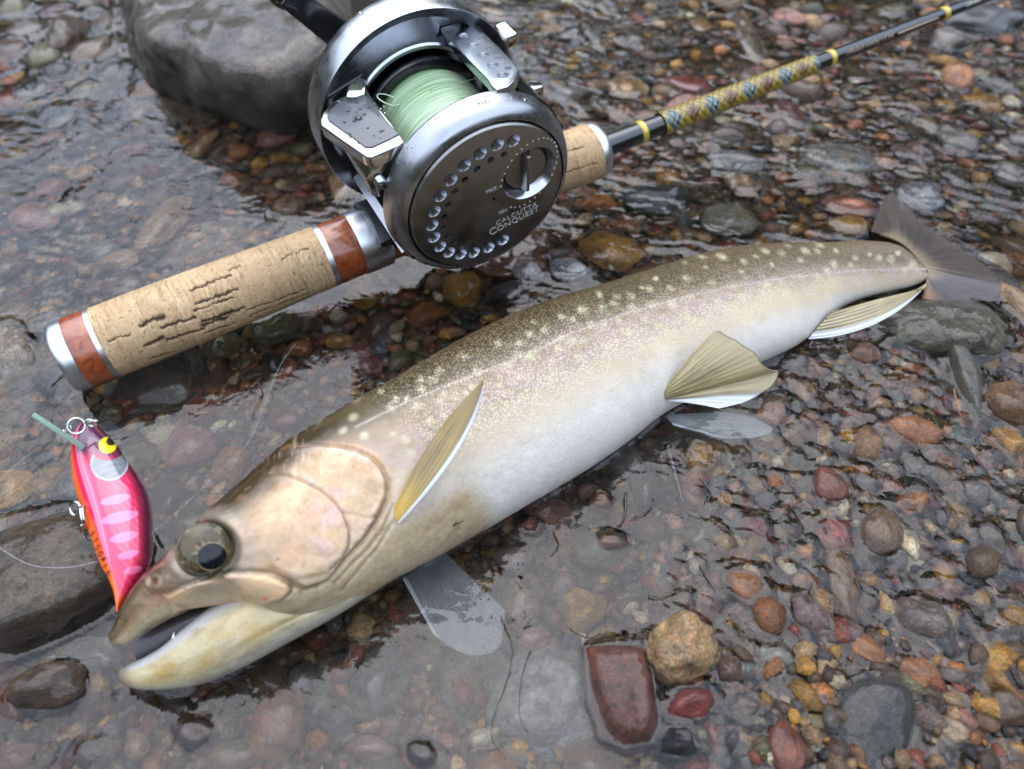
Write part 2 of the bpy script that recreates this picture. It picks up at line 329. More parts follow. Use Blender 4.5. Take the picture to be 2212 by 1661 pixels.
HERO = [
 # u, v, ru, rv, top, thick, colour, label, category, rot, kind, seed, sub
 (20, 760, 58, 80, .5, 2.0, (.22, .19, .15), 'mottled grey stone breaking the water left of the rod butt', 'stone', 30, 'angular', 2, 4),
 (97, 1476, 84, 52, .9, 1.6, 'umber', 'wet dark brown oval stone standing out of the water below the lure boulder', 'stone', 10, 'round', 1, 4),
 (140, 66, 44, 42, 1.3, 2.2, 'umber', 'domed dark brown stone standing highest in the cluster beside the big boulder', 'stone', 15, 'round', 4, 4),
 (60, 72, 60, 28, .35, 1.6, (.11, .08, .065), 'flat mauve-brown slab awash left of the domed dark stone', 'stone', -8, 'flat', 0, 3),
 (102, 118, 44, 28, .7, 1.5, 'olive', 'mottled olive stone in front of the domed dark stone', 'stone', 5, 'round', 2, 4),
 (198, 108, 42, 34, .6, 1.5, (.12, .075, .04), 'rust-brown stone right of the domed dark stone', 'stone', -20, 'angular', 7, 4),
 (250, 52, 46, 32, .3, 1.4, (.10, .07, .045), 'flat brown stone awash beside the left edge of the big boulder', 'stone', 0, 'flat', 8, 3),
 (125, 150, 34, 18, .5, 1.0, 'black', 'shiny black pebble in front of the mottled olive stone', 'pebble', 0, 'round', 3, 3),
 (182, 148, 22, 18, .3, .9, 'umber', 'small dark pebble between the shiny black one and the boulder', 'pebble', 0, 'round', 5, 3),
 (237, 156, 40, 26, .25, 1.0, 'slate', 'dark grey pebble ringed by ripples below the rust-brown stone', 'pebble', 12, 'round', 6, 3),
 (255, 118, 40, 22, .2, 1.0, (.14, .10, .06), 'tan-brown pebble awash at the foot of the big boulder', 'pebble', -10, 'round', 0, 3),
 (312, 158, 18, 14, .2, .7, 'umber', 'tiny dark pebble awash under the corner of the big boulder', 'pebble', 0, 'round', 1, 3),
 (22, 105, 46, 22, .3, 1.1, (.085, .04, .028), 'red-brown stone awash at the left edge of the photo', 'stone', 0, 'round', 2, 3),
 (128, 28, 40, 18, .15, 1.0, (.15, .06, .05), 'reddish stone behind the domed dark stone', 'stone', 0, 'flat', 3, 3),
 (65, 198, 34, 28, .2, 1.0, 'slate', 'dark slate pebble awash below the mottled olive stone', 'pebble', 0, 'round', 7, 3),
 (28, 222, 40, 22, .0, .9, 'red', 'red pebble under the water at the left edge', 'pebble', 10, 'round', 4, 3),
 (122, 255, 42, 27, .15, 1.0, 'slate', 'dark pebble circled by fine ripples in the open water left of the boulder', 'pebble', 8, 'angular', 1, 3),
 (325, 196, 36, 20, .05, .9, 'orange', 'orange-brown pebble awash just below the big boulder', 'pebble', -5, 'flat', 6, 3),
 (362, 492, 44, 70, -.25, 1.6, (.27, .17, .07), 'tall tan and ochre stone under the water above the cork grip', 'stone', -12, 'round', 0, 4),
 (225, 552, 40, 27, -.5, .9, 'green', 'pale grey-green pebble under the water above the butt of the grip', 'pebble', 5, 'round', 3, 3),
 (192, 388, 27, 18, -.7, .7, 'ochre', 'yellow-tan pebble under the water, left of the tall ochre stone', 'pebble', 15, 'round', 5, 3),
 (445, 328, 26, 38, -.6, 1.0, 'tan', 'pale tan upright pebble under the water in front of the boulder', 'pebble', -25, 'angular', 2, 3),
 (128, 470, 26, 18, -.6, .7, 'cream', 'pale cream flake under the water above the rod butt', 'pebble', -20, 'angular', 4, 3),
 (165, 462, 26, 16, -.6, .7, 'cream', 'pale cream flake right beside another above the rod butt', 'pebble', 30, 'angular', 6, 3),
 (80, 490, 70, 34, -.7, 1.0, 'pink', 'large dull pink slab under the water at the left', 'stone', -20, 'flat', 7, 3),
 (260, 575, 48, 24, -.6, .9, 'tan', 'tan mottled pebble beside the grey-green one', 'pebble', 10, 'flat', 1, 3),
 (313, 260, 30, 30, -.6, .9, 'tan', 'tan-brown pebble under the water below the big boulder', 'pebble', 0, 'angular', 8, 3),
 (600, 715, 58, 46, -.5, 1.3, 'olive', 'round grey-olive stone under the water below the cork grip', 'stone', 10, 'round', 6, 4),
 (352, 830, 100, 78, -.6, 1.4, (.075, .062, .048), 'big flat dark slab under the water below the left end of the grip', 'stone', 40, 'flat', 5, 4),
 (252, 905, 30, 26, -.5, .9, 'olive', 'green-tan pebble in the dark reflection of the rod butt', 'pebble', 30, 'angular', 3, 3),
 (283, 888, 24, 22, -.6, .8, 'brick', 'brick-red pebble in the dark reflection of the rod butt', 'pebble', 0, 'round', 8, 3),
 (412, 975, 62, 50, -.45, 1.0, (.27, .11, .10), 'flat pinkish red slab under the water between lure and fish', 'stone', -20, 'flat', 0, 3),
 (790, 645, 44, 30, -.2, 1.1, 'ochre', 'yellow-brown pebble under the red reel seat', 'pebble', 10, 'round', 2, 3),
 (650, 762, 28, 20, -.5, .8, 'orange', 'orange-red pebble below the round grey-olive stone', 'pebble', 0, 'round', 1, 3),
 (735, 745, 34, 18, -.5, .8, 'ochre', 'small ochre pebble between the grip and the fish', 'pebble', 0, 'round', 4, 3),
 (1100, 548, 100, 60, -.2, 1.2, (.16, .07, .035), 'rusty brown slab in the shadow under the reel', 'stone', 8, 'flat', 8, 4),
 (1318, 543, 72, 46, .0, 1.1, 'ochre', 'angular yellow-brown stone right of the reel, behind the fish', 'stone', -30, 'angular', 4, 3),
 (1145, 585, 34, 22, .25, .7, (.42, .42, .44), 'pale translucent quartz fragment behind the back of the fish', 'pebble', -15, 'angular', 6, 3),
 (1232, 582, 42, 34, .25, .8, (.30, .31, .33), 'pale grey quartz lump right of the translucent fragment', 'pebble', 20, 'angular', 2, 3),
 (1105, 632, 45, 25, -.1, 1.0, 'slate', 'dark slate pebble just behind the back of the fish', 'pebble', 0, 'round', 5, 3),
 (745, 410, 34, 34, .0, 1.2, 'tan', 'tan bean-shaped pebble behind the lock ring of the grip', 'pebble', 10, 'angular', 0, 3),
 # lower right group
 (1479, 1390, 84, 84, 1.5, 2.6, (.34, .22, .10), 'round speckled tan stone standing out of the water, tallest of the lower group', 'stone', 10, 'round', 6, 5),
 (1494, 1518, 62, 44, .6, 1.5, (.20, .035, .025), 'glossy dark red oval stone wedged below the speckled tan stone', 'stone', 22, 'round', 3, 4),
 (1574, 1449, 34, 43, .45, 1.4, (.12, .07, .045), 'small brown oval pebble right of the speckled tan stone', 'pebble', 0, 'round', 1, 4),
 (1461, 1605, 46, 39, .6, 1.4, 'black', 'glossy black pebble below the dark red oval stone', 'pebble', 0, 'angular', 1, 4),
 (1607, 1535, 48, 56, .3, 1.4, (.11, .085, .065), 'dark speckled brown stone right of the dark red oval', 'stone', 0, 'round', 8, 4),
 (1676, 1425, 42, 30, .15, 1.0, (.42, .41, .32), 'pale cream pebble with dark flecks lying alone', 'pebble', -18, 'round', 0, 4),
 (1705, 1492, 48, 40, .12, 1.2, 'mauve', 'mauve-brown stone filmed over with water beneath the cream pebble', 'stone', 0, 'round', 4, 4),
 (1996, 1342, 72, 56, .6, 1.8, (.12, .09, .07), 'domed grey-brown stone standing alone at the right', 'stone', -12, 'round', 2, 4),
 (2150, 1471, 35, 50, .5, 1.3, 'ochre', 'bright ochre upright pebble near the right edge', 'pebble', 10, 'angular', 4, 4),
 (2057, 1518, 44, 30, .3, 1.1, 'tan', 'tan oval pebble right of the large slate stone', 'pebble', -28, 'round', 5, 4),
 (2062, 1587, 42, 36, .35, 1.2, (.36, .26, .15), 'pale tan angular pebble below the tan oval one', 'pebble', -20, 'angular', 0, 4),
 (2036, 1640, 40, 44, .1, 1.1, 'umber', 'dark brown pebble at the bottom edge', 'pebble', 0, 'round', 6, 4),
 (2192, 1628, 36, 40, .25, 1.2, 'ochre', 'ochre stone in the bottom right corner', 'stone', 0, 'angular', 8, 3),
 (2017, 1406, 24, 20, .15, .8, 'cream', 'small white angular pebble under the domed grey-brown stone', 'pebble', 0, 'angular', 2, 3),
 (2068, 1406, 24, 28, -.1, .8, 'pink', 'pinkish red pebble right of the small white one', 'pebble', 0, 'angular', 3, 3),
 (2052, 1280, 32, 24, -.1, .8, 'orange', 'orange pebble above the domed grey-brown stone', 'pebble', -15, 'angular', 5, 3),
 (2062, 1124, 27, 36, -.3, .9, 'ochre', 'yellow mottled pebble under the water at the right', 'pebble', 0, 'round', 7, 3),
 (1812, 1270, 46, 92, -.1, 1.3, (.23, .12, .04), 'long ochre-brown stone under the water below the red square one', 'stone', -6, 'round', 4, 4),
 (1794, 1164, 37, 40, .05, 1.2, (.30, .085, .055), 'red squarish stone above the long ochre-brown stone', 'stone', 5, 'block', 6, 3),
 (1632, 1148, 34, 44, .2, 1.3, (.18, .05, .045), 'dark red egg-shaped pebble ringed by dark ripples', 'pebble', 10, 'round', 3, 4),
 (1297, 1194, 66, 48, -.25, 1.2, 'olive', 'large olive-grey stone under the water below the belly', 'stone', -5, 'round', 0, 3),
 (1318, 1172, 27, 17, .1, .6, 'orange', 'orange cap of a stone breaking the surface below the belly', 'pebble', 0, 'round', 2, 3),
 (1297, 1087, 22, 24, .1, .8, 'orange', 'small orange-tan pebble close to the belly of the fish', 'pebble', 0, 'angular', 1, 3),
 (1269, 1060, 24, 20, .0, .8, 'pink', 'pinkish pebble close to the belly of the fish', 'pebble', 0, 'round', 4, 3),
 (1144, 1140, 28, 24, .25, 1.0, (.17, .05, .03), 'red-brown pebble ringed by ripples beside the belly', 'pebble', 0, 'round', 5, 4),
 (1117, 1212, 44, 38, -.3, .8, 'mauve', 'mauve triangular flake under the water near the far pectoral fin', 'pebble', 25, 'angular', 0, 3),
 (1200, 1340, 19, 24, -.2, .7, 'red', 'small red pebble above the pink round one', 'pebble', 0, 'round', 7, 3),
 (1152, 1386, 38, 36, -.35, .9, 'pink', 'round dull pink pebble under the water right of the far pectoral fin', 'pebble', 0, 'round', 8, 3),
 (1175, 1520, 128, 118, -.3, 1.5, (.15, .14, .13), 'very large flat grey slab under the water at the bottom centre', 'boulder', 0, 'flat', 1, 5),
 (300, 1617, 27, 34, -.3, .8, 'tan', 'tan oval pebble under the water near the bottom left', 'pebble', 0, 'round', 2, 3),
 (42, 1636, 44, 32, -.3, .9, 'pink', 'flat pink pebble in the bottom left corner', 'pebble', 12, 'flat', 4, 3),
 (733, 1464, 28, 18, -.3, .7, 'pink', 'small pink pebble under the water below the jaw', 'pebble', 0, 'round', 6, 3),
 (820, 1478, 62, 100, -.12, 1.6, (.10, .095, .075), 'tall dark grey-green stone under the water below the throat', 'stone', -18, 'angular', 4, 4),
 (692, 1384, 34, 24, -.3, .8, 'brick', 'brick-red pebble in the dark gap under the jaw', 'pebble', 10, 'round', 0, 3),
 (738, 1560, 34, 38, -.2, 1.0, 'grey', 'grey pebble left of the tall grey-green stone', 'pebble', 0, 'round', 5, 3),
 (800, 1622, 62, 34, -.2, 1.0, (.24, .13, .12), 'wide dusky pink stone at the bottom edge', 'stone', 0, 'flat', 7, 3),
 (913, 1633, 34, 27, .1, .9, 'umber', 'dark oval pebble breaking the surface at the bottom edge', 'pebble', -25, 'round', 1, 3),
 (425, 1588, 46, 34, .12, 1.0, (.12, .06, .04), 'brown pebble wrapped in ripples at the bottom', 'pebble', -10, 'angular', 8, 4),
 (205, 1628, 42, 36, .1, 1.0, 'mauve', 'mauve-brown pebble wrapped in ripples at the bottom left', 'pebble', 10, 'round', 3, 4),
 (267, 1512, 30, 22, .0, .8, 'umber', 'dark pebble below the tip of the lower jaw', 'pebble', 30, 'round', 6, 3),
 (205, 1415, 70, 44, -.3, 1.0, (.25, .24, .22), 'pale speckled grey stone under the water left of the lower jaw', 'stone', 0, 'flat', 2, 4),
 # right, beside the tail
 (2182, 872, 58, 54, .8, 2.0, (.14, .07, .025), 'rusty brown boulder at the right edge', 'boulder', 0, 'round', 1, 4),
 (2180, 955, 34, 34, .4, 1.2, 'ochre', 'ochre pebble in front of the rusty brown boulder', 'pebble', 0, 'angular', 2, 4),
 (2073, 947, 38, 30, .1, 1.0, 'green', 'grey-green mottled pebble left of the ochre one at the right edge', 'pebble', 0, 'round', 3, 3),
 (1868, 765, 38, 26, .5, 1.2, (.16, .075, .035), 'red-brown pebble standing out of the water below the anal fin', 'pebble', 0, 'round', 5, 4),
 (1750, 912, 24, 19, .1, .7, 'orange', 'orange pebble below the pelvic fins', 'pebble', 0, 'angular', 7, 3),
 (1927, 834, 27, 19, .1, .8, 'red', 'small red pebble left of the mossy ledge', 'pebble', 0, 'round', 1, 3),
 (1970, 828, 22, 18, .15, .8, 'orange', 'small brown-orange pebble right beside the small red one', 'pebble', 0, 'round', 2, 3),
 (2205, 660, 30, 70, .5, 1.5, 'tan', 'tan stone cut by the right edge behind the mossy stone', 'stone', 10, 'angular', 3, 3),
 # behind
 (1486, 190, 58, 24, .1, 1.2, (.22, .05, .035), 'long dark red pebble behind the braided wrap', 'pebble', -3, 'round', 2, 3),
 (1707, 250, 38, 34, .2, 1.2, (.16, .065, .055), 'red-brown egg-shaped stone in front of the rod', 'stone', 0, 'round', 4, 3),
 (1341, 248, 26, 21, .1, 1.0, 'orange', 'orange-red pebble behind the winding check', 'pebble', 0, 'angular', 6, 3),
 (1355, 197, 46, 30, .0, 1.0, 'tan', 'tan-brown stone behind the orange-red pebble', 'stone', 0, 'round', 5, 3),
 (1913, 351, 29, 18, .1, .9, 'orange', 'bright orange pebble above the tail', 'pebble', -10, 'round', 0, 3),
 (1840, 450, 60, 27, .2, 1.2, (.30, .11, .05), 'flat orange-red stone at the left of the tail fin', 'stone', -8, 'flat', 3, 3),
 (1836, 494, 46, 22, .1, 1.0, 'ochre', 'yellow pebble in front of the flat orange-red stone', 'pebble', -5, 'round', 7, 3),
 (2119, 222, 46, 19, .1, .9, 'ochre', 'long ochre pebble near the upper right', 'pebble', -22, 'round', 1, 3),
 (2042, 229, 24, 15, .1, .8, 'ochre', 'smaller ochre pebble left of the long one near the upper right', 'pebble', 0, 'round', 2, 3),
 (1415, 432, 78, 42, .0, 1.3, (.045, .05, .045), 'dark green-black stone behind the fish, right of the reel', 'stone', -5, 'round', 8, 3),
 (1590, 358, 68, 26, .0, 1.0, (.24, .235, .23), 'pale grey flat stone behind the middle of the fish', 'stone', -8, 'flat', 0, 3),
 (1812, 352, 92, 42, .0, 1.2, (.20, .19, .16), 'broad grey-tan slab above the tail end of the fish', 'stone', -10, 'flat', 4, 3),
 (1990, 425, 52, 34, .2, 1.0, (.20, .205, .22), 'pale bluish grey stone at the tip of the tail fin', 'stone', -40, 'angular', 6, 3),
 (1612, 90, 30, 60, .0, 1.2, (.15, .10, .055), 'brown upright stone near the top, behind the rod', 'stone', 0, 'angular', 5, 3),
 (1512, 58, 26, 20, .1, .9, 'ochre', 'yellow pebble near the top edge', 'pebble', 0, 'angular', 7, 3),
 (2120, 40, 100, 34, .9, 2.0, (.05, .052, .055), 'dark wet boulder at the top right corner under the rod tip', 'boulder', -8, 'angular', 8, 4),
 (1740, 378, 44, 22, .0, 1.0, 'olive', 'olive pebble left of the broad grey-tan slab', 'pebble', 0, 'round', 3, 3),
 (1570, 480, 60, 40, .0, 1.1, (.17, .16, .12), 'grey-tan stone close behind the back of the fish', 'stone', 20, 'angular', 1, 3),
]
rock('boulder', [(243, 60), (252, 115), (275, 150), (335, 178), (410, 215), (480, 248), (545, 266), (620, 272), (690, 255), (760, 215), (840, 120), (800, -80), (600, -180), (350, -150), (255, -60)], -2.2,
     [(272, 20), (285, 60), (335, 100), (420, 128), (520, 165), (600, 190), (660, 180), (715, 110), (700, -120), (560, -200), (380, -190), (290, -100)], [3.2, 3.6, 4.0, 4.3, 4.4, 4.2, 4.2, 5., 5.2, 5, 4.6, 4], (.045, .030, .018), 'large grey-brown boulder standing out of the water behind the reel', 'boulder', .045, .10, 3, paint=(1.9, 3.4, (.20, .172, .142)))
rock('boulder', [(-60, 1150), (0, 1128), (60, 1108), (140, 1090), (200, 1096), (262, 1130), (330, 1160), (352, 1190), (300, 1290), (240, 1335), (180, 1372), (90, 1408), (0, 1442), (-80, 1440)], -2.0,
     [(-20, 1180), (60, 1140), (150, 1118), (215, 1130), (265, 1180), (240, 1260), (170, 1310), (60, 1340), (-40, 1370)], [1.2, 1.4, 1.5, 1.4, 1.1, 1.1, 1.3, 1.5, 1.6], (.075, .052, .027), 'large wet dark brown boulder beneath the pink lure', 'boulder', .07, .09, 5)
rock('stone', [(1262, 1400), (1330, 1390), (1395, 1388), (1412, 1430), (1420, 1500), (1425, 1560), (1410, 1612), (1350, 1628), (1298, 1600), (1270, 1520)], -1.6,
     [(1280, 1410), (1340, 1398), (1385, 1402), (1398, 1460), (1405, 1540), (1385, 1580), (1320, 1572), (1292, 1500)], [.55, .6, .7, .85, 1.0, .9, .75, .6], (.11, .036, .020), 'wet red-brown block-shaped stone left of the speckled tan stone', 'stone', .028, .10, 2, 5)
rock('stone', [(1780, 1560), (1800, 1490), (1860, 1458), (1930, 1450), (1975, 1480), (1990, 1540), (1985, 1610), (1960, 1680), (1860, 1690), (1800, 1640)], -1.6,
     [(1810, 1560), (1830, 1500), (1880, 1474), (1935, 1470), (1960, 1500), (1970, 1560), (1955, 1620), (1870, 1640), (1820, 1600)], [.3, .4, .55, .65, .7, .5, .35, .3, .3], (.045, .044, .04), 'large flat dark slate stone awash near the bottom edge', 'stone', .06, .09, 7, 5)
rock('stone', [(1870, 690), (1930, 650), (2020, 640), (2120, 655), (2180, 690), (2185, 740), (2150, 785), (2080, 780), (2040, 745), (1980, 745), (1910, 740)], -1.5,
     [(1900, 672), (1960, 655), (2060, 655), (2140, 672), (2160, 700), (2110, 725), (2055, 712), (1990, 700), (1930, 692)], [.7, .8, .9, 1.0, 1.1, 1.1, 1.0, .8, .7], (.07, .066, .04), 'long mossy dark stone lying under the tail', 'stone', .05, .13, 6)
rock('stone', [(2040, 745), (2090, 740), (2125, 790), (2135, 850), (2130, 905), (2110, 915), (2082, 860), (2060, 810)], -1.5,
     [(2060, 740), (2090, 742), (2112, 790), (2120, 850), (2118, 890), (2098, 850), (2076, 800)], [.9, .9, .8, .6, .35, .5, .7], (.075, .07, .05), 'dark mossy ledge standing in the water right of the anal fin', 'stone', .05, .12, 9, 5)
for h in HERO:
    u, v, ru, rv, top, th_, c_, lb, ct_, rot, kd, sd_, sub = h
    stone(u, v, ru, rv, top, th_, c_, lb, ct_, rot, kd, sd_, sub, name=ct_)
# the many others : the largest as things of their own, the rest as gravel
LAND = [((480, 100), 'the big boulder'), ((95, 1262), 'the boulder under the lure'), ((600, 715), 'the middle of the cork grip'), ((240, 700), 'the rod butt'), ((950, 330), 'the reel'), ((1479, 1390), 'the speckled tan stone'), ((1338, 1498), 'the red-brown block stone'),
        ((1885, 1545), 'the large slate stone'), ((1996, 1342), 'the domed grey-brown stone'), ((1812, 1270), 'the long ochre-brown stone'), ((1560, 820), 'the pelvic fin'), ((980, 1320), 'the far pectoral fin'), ((330, 1440), 'the lower jaw'), ((560, 1000), 'the back of the head'),
        ((1590, 190), 'the braided wrap'), ((1900, 90), 'the lettered blank'), ((2050, 560), 'the tail fin'), ((1868, 700), 'the anal fin'), ((2100, 800), 'the mossy ledge'), ((1175, 1520), 'the large flat grey slab'), ((820, 1478), 'the tall grey-green stone'), ((1297, 1150), 'the middle of the belly'), ((1290, 330), 'the foregrip'), ((100, 100), 'the cluster at the upper left'), ((120, 480), 'the cream flakes'), ((362, 492), 'the tall ochre stone'), ((2062, 1124), 'the yellow mottled pebble'), ((1415, 432), 'the green-black stone')]
PAL = ['umber', 'brown', 'brick', 'orange', 'ochre', 'tan', 'cream', 'grey', 'slate', 'black', 'olive', 'mauve', 'pink', 'green', 'red']
PW = np.array([.17, .21, .08, .08, .09, .11, .03, .07, .03, .02, .05, .06, .04, .02, .03]); PW /= PW.sum()
def free(x, y, r, k=.85):
    for (a, b, zc, rx, ry, rz, ro) in STONES:
        if math.hypot(x - a, y - b) < k * (r + (rx + ry) / 2): return False
    return True
lr = random.Random(11); used_labels = {}; made = 0; tries = 0
FISHG = [(G((a + c) / 2, (b + d) / 2, 1.5), max(1.0, np.hypot(a - c, b - d) / 2 * 27 / F)) for a, b, c, d, z, w in [(330, 1250, 420, 1340, 0, 0), (480, 1080, 640, 1330, 0, 0), (612, 930, 850, 1250, 0, 0), (800, 800, 1060, 1138, 0, 0), (1000, 690, 1265, 1017, 0, 0), (1200, 613, 1435, 893, 0, 0), (1400, 560, 1630, 790, 0, 0), (1600, 526, 1762, 715, 0, 0), (1780, 518, 1862, 645, 0, 0)]]
FINP = []
for u_, v_, R_ in ((1500, 915, 1.0), (1600, 920, 1.2), (960, 1310, 1.3), (1040, 1350, 1.2), (930, 1250, 1.0)):
    p_ = G(u_, v_, -.2); FISHG.append((p_, R_))
def under_fish(x, y, r): return any(math.hypot(x - p[0], y - p[1]) < w * .85 + r * .5 for p, w in FISHG)
order = []
while made < 190 and tries < 9000:
    tries += 1; u = lr.uniform(-10, 2225); v = lr.uniform(-8, 1668); p = G(u, v, -.8); x, y = p[0], p[1]; dist = (p - EYE) @ FW
    r = lr.uniform(.42, .95) * (.6 + dist / 60) * (1.0 if tries < 3000 else .75)
    if not free(x, y, r, .8) or under_fish(x, y, r): continue
    z0 = float(bed_z(x, y)); thk = r * lr.uniform(.9, 1.5); top = z0 + thk * .75 + .15
    c_ = lr.choices(PAL, PW)[0] if not (u < 330 and v < 250) else lr.choice(['umber', 'umber', 'slate', 'brown', 'olive']); kd = lr.choice(['round', 'angular', 'angular', 'flat'])
    me = unit_mesh(lr.randrange(9), kd, 3); o = bpy.data.objects.new('pebble', me); COL.objects.link(o)
    ax = r * lr.uniform(.95, 1.25); ay = r * lr.uniform(.7, 1.0); ro = lr.uniform(0, 180)
    o.location = Vector((x, y, top - thk / 2)) * S; o.scale = (ax, ay, thk / 2); o.rotation_euler = (lr.uniform(-.15, .15), lr.uniform(-.15, .15), math.radians(ro))
    k = lr.uniform(.75, 1.3); base = COLR[c_]; o.color = (*[min(1, q * k) for q in base], 1)
    STONES.append((x, y, top - thk / 2, ax, ay, thk / 2, math.radians(ro)))
    lu, lv = PROJ(np.array([x, y, top]))[0][:2]
    bl = min(LAND, key=lambda L: (L[0][0] - lu) ** 2 + (L[0][1] - lv) ** 2); dx, dy = lu - bl[0][0], lv - bl[0][1]; a_ = math.degrees(math.atan2(-dy, dx)) % 360
    dr = ['right of', 'above and right of', 'above', 'above and left of', 'left of', 'below and left of', 'below', 'below and right of'][int(((a_ + 22.5) % 360) // 45)]
    far_ = math.hypot(dx, dy); nr = 'close ' if far_ < 110 else ('well ' if far_ > 230 else '')
    shp = dict(round='rounded', angular='angular', flat='flat')[kd]; sz = 'small' if r < .62 else 'medium' if r < .95 else 'larger'; st = 'submerged' if top < -.05 else 'half-awash'
    if ax / ay > 1.5: shp = 'elongated ' + shp
    nr = nr.replace('well ', 'far ') if False else nr
    lb = f"{sz} {shp} {NAMES[c_]} {st} pebble {nr}{dr} {bl[1]}"
    if len(lb.split()) > 14: lb = f"{sz} {shp} {NAMES[c_]} pebble {dr} {bl[1]}"
    order.append((o, lb, lu, lv)); props(o, None, 'pebble', 'pebbles on the stream bed'); made += 1
from collections import defaultdict
byl = defaultdict(list)
for e in order: byl[e[1]].append(e)
for lb, es in byl.items():
    if len(es) == 1: es[0][0]['label'] = lb; continue
    es.sort(key=lambda e: e[2])
    for i, e in enumerate(es):
        e[0]['label'] = ' '.join(lb.replace('close ', '').replace('well ', '').split()[:15]) + ', ' + (['left', 'right'] if len(es) == 2 else ['left', 'middle', 'right'] if len(es) == 3 else ['leftmost', 'second', 'third', 'fourth', 'fifth', 'sixth'])[min(i, 5)]
# bed sheet
xs = axis_grid(-42, 42, .35, 6000); ys = axis_grid(0, 64, .35, 6000); X, Y = np.meshgrid(xs, ys, indexing='ij'); far_ = sstep(70, 200, np.hypot(X, Y - 30))
Z = bed_z(np.clip(X, -60, 60), np.clip(Y, -20, 90)) * (1 - far_) - 2.5 * far_ + .12 * (fbm(X * 3, Y * 3, 65) - .5)
c = np.array([.12, .085, .052]) * (.6 + .8 * fbm(X * 1.3, Y * 1.3, 66))[..., None] + np.array([.05, .03, .0]) * (vn(X * 5, Y * 5, 67) > .7)[..., None]
props(put('stream_bed', np.stack([X, Y, Z], -1).reshape(-1, 3), flip(gridF(len(xs), len(ys))), M_gravel, cols=c.reshape(-1, 3)), kind='structure')
# gravel : one mesh of thousands of small stones
NG = 21000; gr_ = np.random.default_rng(5)
vary = []
for sd_ in range(6):
    V, Fc = stone_shape(40 + sd_, 1, ang=.8 if sd_ % 3 else .2, amp=.38); vary.append((V, Fc))
uu = gr_.uniform(-60, 2270, NG * 2); vv = 1700 - 1760 * gr_.random(NG * 2) ** .85
d_ = (uu[:, None] - CX) / F * RT + (CY - vv[:, None]) / F * UP + FW; tt = (-1.0 - CAMH) / d_[:, 2]; gx, gy = d_[:, 0] * tt, d_[:, 1] * tt
keep = np.ones(len(gx), bool)
for (a, b, zc, rx, ry, rz, ro) in STONES:
    ca_, sa_ = math.cos(ro), math.sin(ro); q1, q2 = (gx - a) * ca_ + (gy - b) * sa_, -(gx - a) * sa_ + (gy - b) * ca_; keep &= np.hypot(q1 / rx, q2 / ry) > .86
gx, gy = gx[keep][:NG], gy[keep][:NG]; NG = len(gx)
rr = .085 + .30 * gr_.random(NG) ** 2.6; rr *= (.75 + np.hypot(gx, gy) / 75); big = gr_.random(NG) < .035; rr[big] *= 1.7
z0 = bed_z(gx, gy) + gr_.uniform(-.05, .22, NG) + rr * .35
for u_, v_, R_ in ((1500, 915, 1.3), (1600, 920, 1.5), (960, 1310, 1.6), (1040, 1350, 1.6), (930, 1250, 1.3), (2060, 590, 2.2), (1960, 480, 2.0), (2140, 620, 2.)):
    p_ = G(u_, v_, -.2); z0 = z0 - .42 * np.exp(-(np.hypot(gx - p_[0], gy - p_[1]) / R_) ** 4); FINP.append((p_[0], p_[1], R_))
pc = np.array([COLR[k] for k in PAL]); pw2 = PW.copy(); ci = gr_.choice(len(PAL), NG, p=pw2); cc = pc[ci] * gr_.uniform(.55, 1.45, NG)[:, None]
GVX, GVY, GVR, GVZ = gx, gy, rr, z0 + rr * .5
AV, AF, AC = [], [], []; cnt = 0; which = gr_.integers(0, 6, NG)
for k in range(6):
    ix = np.where(which == k)[0]; V, Fc = vary[k]; n_ = len(ix); sx = rr[ix] * gr_.uniform(.85, 1.35, n_); sy = rr[ix] * gr_.uniform(.65, 1.0, n_); sz = rr[ix] * gr_.uniform(.45, .8, n_); a = gr_.uniform(0, 6.28, n_)
    P = V[None] * np.stack([sx, sy, sz], 1)[:, None]; tl = gr_.uniform(-.4, .4, n_)[:, None]; y_ = P[..., 1] * np.cos(tl) - P[..., 2] * np.sin(tl); z_ = P[..., 1] * np.sin(tl) + P[..., 2] * np.cos(tl)
    ca, sa = np.cos(a)[:, None], np.sin(a)[:, None]; Q = np.stack([P[..., 0] * ca - y_ * sa + gx[ix][:, None], P[..., 0] * sa + y_ * ca + gy[ix][:, None], z_ + z0[ix][:, None]], -1)
    AV.append(Q.reshape(-1, 3)); AF.append((Fc[None] + (np.arange(n_) * len(V))[:, None, None]).reshape(-1, 3) + cnt); AC.append(np.repeat(cc[ix], len(V), 0)); cnt += n_ * len(V)
g = put('gravel', np.concatenate(AV), np.concatenate(AF), M_gravel, cols=np.concatenate(AC)); props(g, 'fine mixed gravel of brown, grey, red and ochre covering the stream bed', 'gravel', kind='stuff')
